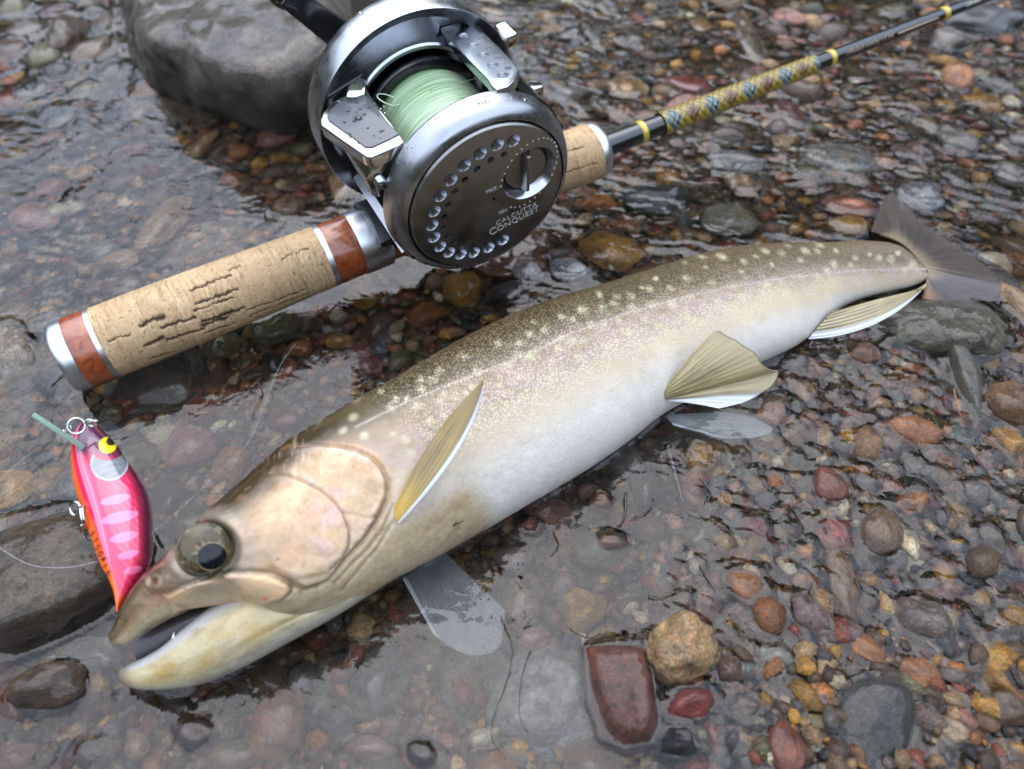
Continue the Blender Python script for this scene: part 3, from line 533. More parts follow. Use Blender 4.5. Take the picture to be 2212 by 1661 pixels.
# ================================================================== the fish
def loft(name, st, ns, na, mat, parent, color=None, disp=None, expo=2.2, widest=0., capn=True, uvscale=None, keep=False):
    """st: (dorsal u, v, ventral u, v, height of the spine z, half width). Returns grid data; color(info)->(n,3)+mask; disp(info)->cm"""
    Q = spline(st, ns); D2, V2, zc, w = Q[:, 0:2], Q[:, 2:4], Q[:, 4], Q[:, 5]
    mid = (D2 + V2) / 2; C = np.array([G(m[0], m[1], z) for m, z in zip(mid, zc)])
    dep = (C - EYE) @ FW; dv = (D2 - V2); hh = np.linalg.norm(dv, axis=1) / 2 * dep / F
    dd = (dv[:, :1] * RT - dv[:, 1:] * UP); dd /= np.linalg.norm(dd, axis=1)[:, None]
    T = np.gradient(C, axis=0); T /= np.linalg.norm(T, axis=1)[:, None]
    Nn = np.cross(T, dd); Nn /= np.linalg.norm(Nn, axis=1)[:, None]; sg = np.sign(np.sum(Nn * (EYE - C), 1)); Nn *= sg[:, None]
    s = np.concatenate([[0], np.cumsum(np.linalg.norm(np.diff(C, axis=0), axis=1))])
    th = np.linspace(0, 2 * math.pi, na, endpoint=False)
    ct, sn = np.cos(th), np.sin(th); a = np.sign(ct) * np.abs(ct) ** (2 / expo); b = np.sign(sn) * np.abs(sn) ** (2 / expo)
    # widest point moved towards the back or the belly
    b = b * (1 + widest * a)
    P = C[:, None] + (hh[:, None] * a[None])[..., None] * dd[:, None] + (w[:, None] * b[None])[..., None] * Nn[:, None]
    nr = (a[None, :, None] / np.maximum(hh, .05)[:, None, None]) * dd[:, None] + (b[None, :, None] / np.maximum(w, .05)[:, None, None]) * Nn[:, None]; nr /= np.linalg.norm(nr, axis=2)[..., None]
    info = dict(S=np.repeat(s[:, None], na, 1), A=np.repeat(a[None], ns, 0), B=np.repeat(b[None], ns, 0), H=hh[:, None] * a[None], P=P, C=C, hh=hh, w=w, dd=dd, N=Nn, T=T, s=s, nr=nr)
    fc = (info['B'] > 0.02); pj = PROJ(P.reshape(-1, 3)); ix = np.where(fc.ravel())[0]; pj2 = pj[ix]
    def pick(u, v):
        k = ix[np.argmin((pj2[:, 0] - u) ** 2 + (pj2[:, 1] - v) ** 2)]; return np.array([info['S'].ravel()[k], info['H'].ravel()[k]]), P.reshape(-1, 3)[k], k
    info['pick'] = pick
    if disp is not None: P = P + nr * disp(info)[..., None]; info['P'] = P
    cols = msk = None
    if color is not None: cols, msk = color(info)
    V = P.reshape(-1, 3); Fc = gridF(ns, na, True)
    V = np.concatenate([V, [V[:na].mean(0)], [V[-na:].mean(0)]])
    j = np.arange(na); k0 = ns * na
    cap = [(int(x), int((x + 1) % na), k0) for x in j] + [(int((ns - 1) * na + (x + 1) % na), int((ns - 1) * na + x), k0 + 1) for x in j]
    me_cols = None
    def ext(c): return None if c is None else np.concatenate([c.reshape(-1, c.shape[-1]), c.reshape(ns * na, -1)[:1], c.reshape(ns * na, -1)[-1:]])
    uv = np.stack([info['S'], info['H']], -1)
    # caps as degenerate quads keep the array path fast
    capq = np.array([(c[0], c[1], c[2], c[2]) for c in cap]); 
    o = put(name, V, np.concatenate([Fc, np.array([(c[0], c[0], c[1], c[2]) for c in cap])])[:len(Fc)], mat, parent, cols=ext(cols), msk=ext(msk), uv=ext(uv))
    return o, info
def poly_sd(x, y, poly):
    """signed distance (positive inside) to a closed polygon"""
    P = np.array(poly, float); q = np.roll(P, -1, 0); best = np.full(x.shape, 1e9); ins = np.zeros(x.shape, bool)
    for (ax, ay), (bx, by) in zip(P, q):
        dx, dy = bx - ax, by - ay; h = np.clip(((x - ax) * dx + (y - ay) * dy) / (dx * dx + dy * dy + 1e-12), 0, 1)
        best = np.minimum(best, (x - ax - h * dx) ** 2 + (y - ay - h * dy) ** 2)
        c = ((ay > y) != (by > y)) & (x < (bx - ax) * (y - ay) / (by - ay + 1e-12) + ax); ins ^= c
    d = np.sqrt(best); return np.where(ins, d, -d)
def line_d(x, y, pts):
    best = np.full(x.shape, 1e9); P = np.array(pts)
    for (ax, ay), (bx, by) in zip(P[:-1], P[1:]):
        dx, dy = bx - ax, by - ay; h = np.clip(((x - ax) * dx + (y - ay) * dy) / (dx * dx + dy * dy + 1e-12), 0, 1)
        best = np.minimum(best, (x - ax - h * dx) ** 2 + (y - ay - h * dy) ** 2)
    return np.sqrt(best)

M_skin, t_, b_ = nt('fish_skin')
vc = N(t_, 'ShaderNodeVertexColor', layer_name='Col'); mk = N(t_, 'ShaderNodeVertexColor', layer_name='Msk'); sp = N(t_, 'ShaderNodeSeparateColor'); LK(t_, mk.outputs[0], sp.inputs[0])
uvn = N(t_, 'ShaderNodeUVMap', uv_map='UVMap'); mp = N(t_, 'ShaderNodeMapping'); mp.inputs['Rotation'].default_value = (0, 0, .5); mp.inputs['Scale'].default_value = (10.5, 13.5, 1); LK(t_, uvn.outputs[0], mp.inputs[0])
vo = N(t_, 'ShaderNodeTexVoronoi', i_Scale=1.0, i_Randomness=.55); LK(t_, mp.outputs[0], vo.inputs['Vector'])
mr = N(t_, 'ShaderNodeMapRange'); mr.inputs[1].default_value = .12; mr.inputs[2].default_value = .62; mr.inputs[3].default_value = 1.0; mr.inputs[4].default_value = 0.0; LK(t_, vo.outputs['Distance'], mr.inputs[0])
# scale centres pale, gaps dark, as strongly as the mask says
m1 = N(t_, 'ShaderNodeMapRange'); m1.inputs[3].default_value = .36; m1.inputs[4].default_value = 2.15; LK(t_, mr.outputs[0], m1.inputs[0])
mx = N(t_, 'ShaderNodeMix', data_type='FLOAT'); mx.inputs[2].default_value = 1.0; LK(t_, sp.outputs[0], mx.inputs[0]); LK(t_, m1.outputs[0], mx.inputs[3])
sc_ = N(t_, 'ShaderNodeVectorMath', operation='SCALE'); LK(t_, vc.outputs[0], sc_.inputs[0]); LK(t_, mx.outputs[0], sc_.inputs['Scale'])
gn = N(t_, 'ShaderNodeTexNoise', i_Scale=9.0, i_Detail=5.0); LK(t_, uvn.outputs[0], gn.inputs['Vector'])
gr = N(t_, 'ShaderNodeMapRange'); gr.inputs[1].default_value = .3; gr.inputs[2].default_value = .7; gr.inputs[3].default_value = .93; gr.inputs[4].default_value = 1.06; LK(t_, gn.outputs[0], gr.inputs[0])
s2 = N(t_, 'ShaderNodeVectorMath', operation='SCALE'); LK(t_, sc_.outputs[0], s2.inputs[0]); LK(t_, gr.outputs[0], s2.inputs['Scale']); LK(t_, s2.outputs[0], b_.inputs['Base Color'])
b_.inputs['Roughness'].default_value = .42; b_.inputs['Coat Weight'].default_value = .12; b_.inputs['Coat Roughness'].default_value = .10; b_.inputs['Specular IOR Level'].default_value = .35
ctm = N(t_, 'ShaderNodeMath', operation='MULTIPLY'); ctm.inputs[1].default_value = .42; LK(t_, sp.outputs[2], ctm.inputs[0]); LK(t_, ctm.outputs[0], b_.inputs['Coat Weight']); mtm = N(t_, 'ShaderNodeMath', operation='MULTIPLY'); mtm.inputs[1].default_value = .22; LK(t_, sp.outputs[2], mtm.inputs[0]); LK(t_, mtm.outputs[0], b_.inputs['Metallic']); b_.inputs['Sheen Weight'].default_value = .0
bm_ = N(t_, 'ShaderNodeMath', operation='MULTIPLY'); LK(t_, mr.outputs[0], bm_.inputs[0]); LK(t_, sp.outputs[1], bm_.inputs[1])
bb = N(t_, 'ShaderNodeBump', i_Strength=.5, i_Distance=.0002); LK(t_, bm_.outputs[0], bb.inputs['Height']); b2 = N(t_, 'ShaderNodeBump', i_Strength=.2, i_Distance=.0004); LK(t_, gn.outputs[0], b2.inputs['Height']); LK(t_, bb.outputs[0], b2.inputs['Normal']); LK(t_, b2.outputs[0], b_.inputs['Normal'])

fish = thing('fish', 'speckled brown char with white belly lying on its side in shallow water, mouth open', 'fish', G(1050, 1000, 0))
#        dorsal          ventral       zc    w
BODY = [(240, 1368, 246, 1384, 1.25, .10),
        (247, 1338, 274, 1391, 1.35, .48),
        (264, 1303, 318, 1364, 1.45, .78),
        (290, 1258, 372, 1334, 1.6, 1.05),
        (322, 1218, 424, 1312, 1.7, 1.28),
        (380, 1158, 500, 1299, 1.85, 1.60),
        (430, 1105, 590, 1303, 1.92, 1.85),
        (482, 1050, 672, 1340, 1.9, 2.02),
        (545, 990, 762, 1306, 1.9, 2.15),
        (612, 930, 855, 1250, 1.93, 2.22),
        (700, 865, 945, 1203, 1.92, 2.3),
        (800, 800, 1060, 1138, 1.9, 2.35),
        (900, 741, 1160, 1079, 1.85, 2.35),
        (1000, 690, 1265, 1017, 1.8, 2.3),
        (1100, 648, 1355, 955, 1.75, 2.2),
        (1200, 613, 1435, 893, 1.7, 2.05),
        (1300, 584, 1540, 838, 1.6, 1.85),
        (1400, 560, 1630, 790, 1.55, 1.65),
        (1500, 540, 1710, 752, 1.45, 1.42),
        (1600, 526, 1762, 715, 1.35, 1.15),
        (1690, 520, 1812, 668, 1.25, .92),
        (1780, 518, 1862, 645, 1.15, .72),
        (1860, 518, 1910, 632, 1.1, .58),
        (1930, 527, 1962, 620, 1.05, .46),
        (1975, 553, 1992, 609, 1.0, .32),
        (2002, 582, 2004, 602, .98, .12)]
_cx, _cy = zip((200, 11), (254, 13), (318, 14), (380, 24), (450, 20), (523, 27), (596, 28), (681, 39), (766, 46), (850, 52), (1000, 43), (1080, 38), (1157, 35), (1285, 36), (1387, 28), (1464, 18), (1540, 10), (1643, 7), (1745, 8), (1848, 3), (1900, 0), (2100, 0))
BODY = [(a, b + float(np.interp(a, _cx, _cy)), c, d, z, w) for a, b, c, d, z, w in BODY]      # the rounded back bulges past its own ridge line
f_pts = {}
def vdist(I, u_, v_, reg, ky=1.0):
    P0 = I['pick'](u_, v_)[1]; rd = unit(ray(u_, v_)); e1 = unit(RT - rd * (RT @ rd)); e2 = unit(UP - rd * (UP @ rd) - e1 * (UP @ e1)); Q = I['P'][reg] - P0; return np.hypot(Q @ e1, Q @ e2 * ky)
def head_shape(I):
    S_, H_, B_ = I['S'], I['H'], I['B']; pk = lambda L: [I['pick'](*p)[0] for p in L]
    d = np.zeros(S_.shape); reg = S_ < 14.5
    x, y = S_[reg], H_[reg]; dd = np.zeros(x.shape)
    oper = pk([(596, 978), (640, 968), (681, 966), (730, 969), (768, 978), (800, 992), (822, 1012), (834, 1040), (832, 1070), (822, 1095), (806, 1128), (780, 1165), (745, 1205), (705, 1250), (660, 1270), (600, 1240), (540, 1150), (540, 1050)])
    pre = pk([(584, 1022), (620, 1027), (655, 1040), (694, 1060), (722, 1083), (742, 1110), (754, 1145), (750, 1175), (735, 1203), (705, 1232), (640, 1250), (560, 1220), (520, 1130), (540, 1060)])
    prel = pk([(584, 1022), (620, 1027), (655, 1040), (694, 1060), (722, 1083), (742, 1110), (754, 1145), (750, 1175), (735, 1203), (710, 1226)])
    subl = pk([(742, 1110), (770, 1112), (800, 1122), (812, 1115)])
    maxi = pk([(352, 1288), (395, 1266), (450, 1247), (500, 1237), (545, 1234), (595, 1243), (628, 1258), (634, 1274), (618, 1292), (590, 1300), (540, 1305), (470, 1312), (380, 1345)])
    mtop = pk([(356, 1283), (395, 1266), (450, 1247), (500, 1237), (545, 1234), (595, 1243), (628, 1258), (635, 1274), (620, 1290)])
    eye = pk([(440, 1182)])[0]; nos = pk([(327, 1253)])[0]
    fold = [pk([(838, 1060), (826, 1110), (800, 1150), (765, 1190), (725, 1235), (690, 1270)]), pk([(850, 1090), (828, 1145), (795, 1185), (755, 1225), (725, 1262)]), pk([(848, 1130), (820, 1180), (780, 1225), (740, 1275)])]
    f_pts.update(oper=oper, pre=pre, prel=prel, maxi=maxi, mtop=mtop, eye=eye, nos=nos, fold=fold, subl=subl, eyeP=I['pick'](448, 1190)[1])
    a = poly_sd(x, y, oper); ax_ = (I['P'] @ RT)[reg]; fw_ = sstep(I['pick'](575, 1020)[1] @ RT, I['pick'](690, 1000)[1] @ RT, ax_); dd += fw_ * .11 * sstep(-.03, .06, a) * (1 - sstep(.0, 1.4, a)); dd -= fw_ * .05 * np.exp(-((a + .07) / .06) ** 2)
    a = poly_sd(x, y, pre); dd += fw_ * .045 * sstep(-.03, .05, a) * (1 - sstep(.1, 1.3, a)); dd -= .05 * np.exp(-(line_d(x, y, prel) / .035) ** 2); dd -= .03 * np.exp(-(line_d(x, y, subl) / .03) ** 2)
    a = poly_sd(x, y, maxi); dd += .10 * sstep(-.03, .12, a); dd -= .07 * np.exp(-(line_d(x, y, mtop) / .045) ** 2)
    r = vdist(I, 441, 1184, reg); dd += .05 * np.exp(-((r - .86) / .13) ** 2) - .26 * (1 - sstep(.58, .76, r))
    r = vdist(I, 327, 1253, reg); dd += .010 * np.exp(-((r - .15) / .06) ** 2) - .10 * np.exp(-(r / .09) ** 2)
    for fl in fold: dd -= .045 * np.exp(-(line_d(x, y, fl) / .04) ** 2)
    dd += .035 * (fbm(x * 2.2, y * 2.2, 4) - .5) + .012 * (fbm(x * 9, y * 9, 5) - .5)
    d[reg] = dd; return d * (1 - sstep(12.5, 14.4, S_))
SPOT = [(870, 390), (790, 435), (720, 475), (555, 510), (630, 480), (660, 437), (430, 560), (480, 540), (350, 570), (560, 560), (500, 610), (385, 625), (190, 655), (80, 710), (640, 545), (895, 450), (935, 345), (1030, 365), (1150, 380), (1190, 330), (1270, 362), (1290, 320), (1340, 318), (1420, 320), (1410, 375), (1500, 350), (1560, 335), (1380, 400), (1480, 380), (1340, 430), (1265, 430), (1190, 455), (1125, 460), (990, 465), (1020, 410), (920, 545), (800, 515), (725, 540), (670, 640), (590, 720), (335, 775), (215, 790), (210, 865), (455, 730), (70, 760), (125, 770), (80, 845), (800, 605), (880, 600), (1010, 545), (1075, 575), (1120, 535), (1080, 345), (1120, 320), (1710, 400), (1650, 355), (1740, 380), (1215, 300), (1350, 295), (250, 735), (330, 850), (440, 800), (90, 940), (165, 945), (265, 930), (600, 660), (300, 700), (420, 505), (780, 370), (1600, 350), (1680, 330), (850, 345), (260, 600), (140, 620)]
SPOT = [(1080 + .51172 * a, 378 + .51172 * b) for a, b in SPOT]
_z = lambda a, b: (216 + .42272 * a, 810 + .42272 * b)
_rs = random.Random(8)
SPOT += [(u_ + _rs.uniform(-8, 8), v_) for u_, v_ in [(700, 905), (735, 930), (780, 860), (760, 900), (830, 845), (850, 880), (900, 820), (880, 860), (945, 800), (960, 850), (1000, 770), (1030, 800), (1010, 850), (1070, 740), (1100, 790), (1080, 830), (1150, 720), (1160, 760), (1140, 810), (1230, 690), (1215, 730), (1270, 740), (1310, 700), (1350, 720), (1400, 690), (1440, 720), (1480, 680), (1330, 640), (1390, 620), (1050, 880), (930, 905), (1190, 800), (1520, 690), (1560, 660), (1610, 640), (1580, 700), (1640, 690), (1680, 660), (1710, 635), (1460, 760), (1400, 760), (1340, 790), (1270, 800), (1750, 640), (1790, 615), (1840, 600), (1330, 845), (1230, 860), (1120, 870), (1180, 900), (990, 900), (1040, 930), (960, 960)]]
SPOT += [_z(*p) for p in [(1350, 310), (1500, 300), (1590, 400), (1680, 310), (1620, 160), (1690, 240), (1740, 130), (1820, 110), (1640, 70), (1750, 200), (1560, 330), (1600, 470), (1700, 20), (1900, 60), (1960, 250), (1890, 330), (1510, 120)]]
FISH = {}
def body_paint(I):
    S_, H_, A_, B_ = I['S'], I['H'], I['A'], I['B']; L = I['s'][-1]; u = S_ / L
    n1 = fbm(S_ * .8, H_ * .9, 1); n2 = fbm(S_ * 3, H_ * 3, 2); n3 = fbm(S_ * 9, H_ * 9, 3)
    lerp = lambda c, d, w: c + (np.array(d) - c) * np.clip(w, 0, 1)[..., None]
    c = np.empty(S_.shape + (3,)); 
    c[:] = (.54, .44, .30)                                              # flank above the belly
    edge = np.interp(u, [0, .3, .42, .55, .75, .88, 1], [.0, .0, .02, -.05, -.18, -.45, -.65]) + .16 * (n1 - .5)
    c = lerp(c, (.66, .62, .54), sstep(edge - .10, edge - .62, A_))     # white belly
    c = lerp(c, (.285, .21, .13), sstep(edge - .15, edge + .40, A_))     # brown side
    c = lerp(c, (.046, .032, .010), sstep(edge + .34, edge + .80, A_) * np.interp(u, [0, .5, .8, 1], [1, 1, .7, .5]))     # dark back
    LLp = [I['pick'](a, b)[1] for a, b in [(765, 923), (881, 868), (1017, 814), (1119, 773), (1228, 722), (1340, 680), (1450, 648), (1560, 622), (1700, 600), (1850, 585), (1960, 580)]]
    lla = [(q @ RT, q @ UP) for q in LLp]; gx_, gy_ = I['P'] @ RT, I['P'] @ UP; above = np.interp(gx_, [q[0] for q in lla], [q[1] for q in lla]); dl = gy_ - above; ex_ = sstep(lla[0][0] - 1.5, lla[0][0] + .5, gx_)
    c = lerp(c, (.112, .080, .036), sstep(-.25, .55, dl + .35 * (n1 - .5)) * ex_ * np.interp(u, [0, .5, .8, 1], [.95, .85, .6, .4]) * (B_ > -.6))
    llm = np.exp(-(dl / .035) ** 2) * ex_ * (gx_ > lla[0][0]); c = lerp(c, (.48, .44, .36), llm * .55)
    pk_ = sstep(.25, .6, n2) * np.exp(-((A_ - edge - .12) / .3) ** 2); c = lerp(c, (.44, .32, .32), .4 * pk_)
    c = lerp(c, (.60, .48, .24), .25 * np.exp(-((A_ - edge + .12) / .2) ** 2) * sstep(.45, .7, n1))
    c *= (.90 + .2 * n2)[..., None]
    # pale spots
    sp_ = np.zeros(S_.shape)
    for i, (pu, pv) in enumerate(SPOT):
        q = I['pick'](pu, pv)[1]; r0 = (.12 + .10 * ((i * .618) % 1)) * (.85 if i > 70 else 1.)
        da = (I['P'] - q) @ RT; db = (I['P'] - q) @ UP; w = (np.abs(da) < .6) & (np.abs(db) < .6)
        a_ = np.arctan2(db[w], da[w]); r = np.hypot(da[w], db[w] * 1.1) / (r0 * (1 + .07 * np.sin(a_ * 2 + i)))
        sp_[w] = np.maximum(sp_[w], (1 - sstep(.15, 1.35, r)) * (.5 + .5 * ((i * .37) % 1)))
    sp_ = sp_ * (.85 + .3 * (n3 - .5)); c = lerp(c, (.50, .45, .28), sp_ * .9)
    scm = sstep(edge - .35, edge + .15, A_) * (.45 + .55 * sstep(-.2, .4, dl)) * np.interp(u, [0, .28, .31, .6, 1], [0, 0, 1, .8, .3]) * (1 - .3 * sp_)
    # head
    hd = (S_ < 12.5); x, y = S_[hd], H_[hd]; A0 = A_[hd]; fp = f_pts; ca = c[hd].copy()
    hc = np.empty(x.shape + (3,)); hc[:] = (.52, .42, .28)
    m1_, m2_ = n1[hd], n2[hd]
    hc = lerp(hc, (.66, .42, .33), sstep(.36, .60, m1_) * .85); hc = lerp(hc, (.55, .36, .16), sstep(.50, .76, m2_) * .5); hc = lerp(hc, (.50, .42, .46), sstep(.58, .8, fbm(x * 1.3, y * 1.3, 12)) * .6)
    hc = lerp(hc, (.52, .48, .33), sstep(-.15, -.65, A0) * .9); st_ = fbm(x * 1.2 + y * 1.5, y * 9 - x * 3, 17); hc = lerp(hc, (.40, .30, .19), sstep(.52, .72, st_) * sstep(6.5, 8.5, x) * .45)
    top = sstep(.36, .84, A0 + .14 * (m1_ - .5) + .10 * (m2_ - .5)) ; hc = lerp(hc, (.042, .030, .009), top)
    hc = lerp(hc, (.055, .045, .020), sstep(6.0, 2.4, x) * sstep(-.5, .2, A0) * .82)      # olive snout
    hc = lerp(hc, (.42, .39, .27), sstep(6.5, 4.5, x) * sstep(-.30, -.62, A0) * .85)
    sr_ = fbm((x + y) * 1.3, (y - x) * 13, 19); hc = lerp(hc, (.70, .60, .50), sstep(.60, .72, sr_) * sstep(5.5, 7, x) * sstep(-.5, -.1, A0) * .4); hc = lerp(hc, (.33, .20, .12), sstep(.63, .72, fbm(x * 2.2 + .8 * y, y * 5, 23)) * .35)
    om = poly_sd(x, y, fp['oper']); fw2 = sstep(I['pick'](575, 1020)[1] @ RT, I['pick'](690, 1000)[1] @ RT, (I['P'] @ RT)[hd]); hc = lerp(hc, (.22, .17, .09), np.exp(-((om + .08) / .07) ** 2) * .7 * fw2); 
    hc = lerp(hc, (.80, .72, .72), sstep(.0, .05, om) * (1 - sstep(.05, .35, om)) * .22 * fw2)  # white highlight painted into the colour along the gill cover rim
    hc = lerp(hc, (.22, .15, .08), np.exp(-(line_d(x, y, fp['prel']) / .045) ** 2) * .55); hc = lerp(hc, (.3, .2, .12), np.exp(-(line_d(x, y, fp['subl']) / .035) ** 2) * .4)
    mm_ = poly_sd(x, y, fp['maxi']); hc = lerp(hc, (.52, .44, .27), sstep(0, .1, mm_) * .55); hc = lerp(hc, (.75, .52, .33), sstep(.03, .10, mm_) * (1 - sstep(.16, .32, mm_)) * .5)
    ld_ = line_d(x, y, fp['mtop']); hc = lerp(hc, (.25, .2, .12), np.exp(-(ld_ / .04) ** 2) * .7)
    r = vdist(I, 441, 1184, hd); hc = lerp(hc, (.30, .29, .26), np.exp(-((r - .96) / .22) ** 2) * .6); hc = lerp(hc, (.07, .06, .035), 1 - sstep(.70, .84, r))
    r = vdist(I, 327, 1253, hd); hc = lerp(hc, (.40, .36, .30), np.exp(-((r - .16) / .05) ** 2) * .3); hc = lerp(hc, (.12, .05, .03), 1 - sstep(.04, .11, r))
    for fl in fp['fold']: hc = lerp(hc, (.35, .30, .22), np.exp(-(line_d(x, y, fl) / .035) ** 2) * .5)
    for pu, pv in ((345, 1286), (401, 1270), (453, 1243), (422, 1258), (487, 1232), (600, 1208)):
        q = I['pick'](pu, pv)[0]; hc = lerp(hc, (.12, .11, .1), np.exp(-(np.hypot(x - q[0], y - q[1]) / .035) ** 2) * .8)
    q = I['pick'](571, 1288)[0]; hc = lerp(hc, (.6, .08, .08), np.exp(-(np.hypot(x - q[0], y - q[1]) / .05) ** 2) * .8)
    # where the head ends: behind the gill cover
    bound = np.maximum(sstep(-.32, -.12, om), sstep(8.6, 7.2, x))
    bound = np.maximum(bound, sstep(10.6, 9.6, x) * sstep(-.3, -.6, A0) * 1.0)
    hc = hc * np.array([.98, .84, .72]) * (.8 + .4 * fbm(x * 5, y * 5, 14))[..., None]; hc *= (1 - .15 * sstep(.55, .8, fbm(x * 14, y * 14, 15)))[..., None]; c[hd] = ca + (hc - ca) * bound[..., None]
    sm = scm[hd]; scm[hd] = sm * (1 - bound)
    # tail root pinkish
    c = lerp(c, (.50, .36, .29), sstep(.955, .99, u) * sstep(.7, -.2, A_) * .6)
    hm_ = np.zeros_like(scm); hm_[hd] = bound; m = np.stack([scm, np.maximum(scm, .35 * (u > .3)), .35 + .65 * hm_], -1)
    FISH.update(I); return np.clip(c, 0, 1), m
body, BI = loft('body', BODY, 1150, 260, M_skin, fish, body_paint, head_shape, expo=2.15, widest=.08)
# lower jaw
JAW = [(270, 1440, 273, 1461, .35, .18), (284, 1431, 290, 1478, .42, .42), (312, 1420, 335, 1484, .5, .60), (352, 1394, 400, 1481, .6, .76), (402, 1352, 470, 1464, .78, .95), (462, 1306, 548, 1428, .98, 1.15),
       (530, 1268, 632, 1383, 1.1, 1.2), (600, 1245, 700, 1346, 1.15, 1.1), (670, 1230, 770, 1304, 1.2, .9), (735, 1190, 830, 1262, 1.2, .6)]
def jaw_paint(I):
    S_, H_, A_ = I['S'], I['H'], I['A']; n1 = fbm(S_ * 1.2, H_ * 1.8, 31); n2 = fbm(S_ * 2, H_ * 7, 32); lerp = lambda c, d, w: c + (np.array(d) - c) * np.clip(w, 0, 1)[..., None]
    c = np.empty(S_.shape + (3,)); c[:] = (.45, .37, .21); c = lerp(c, (.38, .25, .06), sstep(.3, .7, n1) * np.exp(-((A_ + .0) / .5) ** 2) * sstep(7, 4, S_) * .85)
    c = lerp(c, (.50, .46, .36), sstep(-.3, -.9, A_)); c = lerp(c, (.56, .55, .54), sstep(.55, .85, A_)); c = lerp(c, (.27, .20, .12), sstep(.52, .72, n2) * .5)
    c = lerp(c, (.22, .16, .12), sstep(.75, .1, S_) * .9); m = np.zeros(S_.shape + (3,)); m[..., 2] = 1; return np.clip(c, 0, 1), m
def jaw_disp(I):
    S_, A_ = I['S'], I['A']; return -.05 * np.exp(-((A_ + .35 - .05 * np.sin(S_)) / .07) ** 2) * sstep(3, 6, S_) - .04 * np.exp(-((A_ - .1) / .06) ** 2) * sstep(5, 7, S_) + .02 * (fbm(S_ * 2, I['H'] * 5, 8) - .5)
jaw, JI = loft('lower_jaw', JAW, 420, 140, M_skin, fish, jaw_paint, jaw_disp, expo=2.3)
# mouth lining
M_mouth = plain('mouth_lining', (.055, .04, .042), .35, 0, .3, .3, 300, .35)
LIN = [(282, 1384, 300, 1436, .25, .08), (318, 1364, 345, 1420, .3, .12), (372, 1336, 405, 1378, .45, .2), (424, 1314, 462, 1345, .6, .3), (480, 1300, 520, 1322, .7, .4), (540, 1292, 580, 1320, .8, .4)]
loft('mouth_lining', LIN, 60, 40, M_mouth, fish, None, None)
# one small tooth showing on the lower lip
k = JI['pick'](374, 1379)[2]; q_ = JI['P'].reshape(-1, 3)[k]; v, f = tube([q_, q_ + UP * .07, q_ + UP * .16 + RT * .02], [.05, .03, .006], 8); put('tooth', v, f, plain('tooth_ivory', (.7, .66, .55), .3), fish)
# eye
ep = f_pts['eyeP']; en = unit(unit(EYE - ep) * .55 + BI['N'][200] * .6); ec = RZ(441, 1185, (ep - EYE) @ FW + .10)
a1 = unit(np.cross(en, BI['T'][200])); a2 = np.cross(a1, en)
def eyeball():
    ph = np.linspace(0, math.pi / 2 * 1.15, 90); th = np.linspace(0, 2 * math.pi, 150, endpoint=False); PP, TT = np.meshgrid(ph, th, indexing='ij')
    R_ = .67; x = R_ * np.sin(PP) * np.cos(TT); y = R_ * np.sin(PP) * np.sin(TT); z = R_ * np.cos(PP) * .46
    V = ec + x[..., None] * a1 + y[..., None] * a2 + z[..., None] * en
    pj = PROJ(V.reshape(-1, 3)); k = np.argmin((pj[:, 0] - 457) ** 2 + (pj[:, 1] - 1202) ** 2); px, py = x.ravel()[k], y.ravel()[k]
    r = np.hypot(x - px, y - py); ang = np.arctan2(y - py, x - px); R1 = .345
    lerp = lambda c, d, w: c + (np.array(d) - c) * np.clip(w, 0, 1)[..., None]
    c = np.empty(x.shape + (3,)); c[:] = (.085, .062, .028); c = lerp(c, (.03, .022, .012), sstep(.35, .7, fbm(ang * 2, r * 7, 21))); c = lerp(c, (.30, .26, .15), .5 * sstep(.55, .75, fbm(ang * 5, r * 4, 22)))
    rr = np.hypot(x, y); c = lerp(c, (.24, .30, .22), np.exp(-((rr - .67) / .05) ** 2) * .25); c = lerp(c, (.12, .11, .10), sstep(.69, .77, rr))
    c = lerp(c, (.34, .24, .10), np.exp(-((r - R1 - .015) / .012) ** 2) * (.6 + .4 * np.sin(ang * 2))); c = lerp(c, (.004, .005, .008), 1 - sstep(R1 - .02, R1 + .01, r * (1 + .04 * np.cos(2 * ang))))
    return put('eye', V.reshape(-1, 3), gridF(90, 150, True), painted('eye_surface', .14, .25, .3, coat_rough=.02), fish, cols=np.clip(c, 0, 1).reshape(-1, 3))
eyeball()
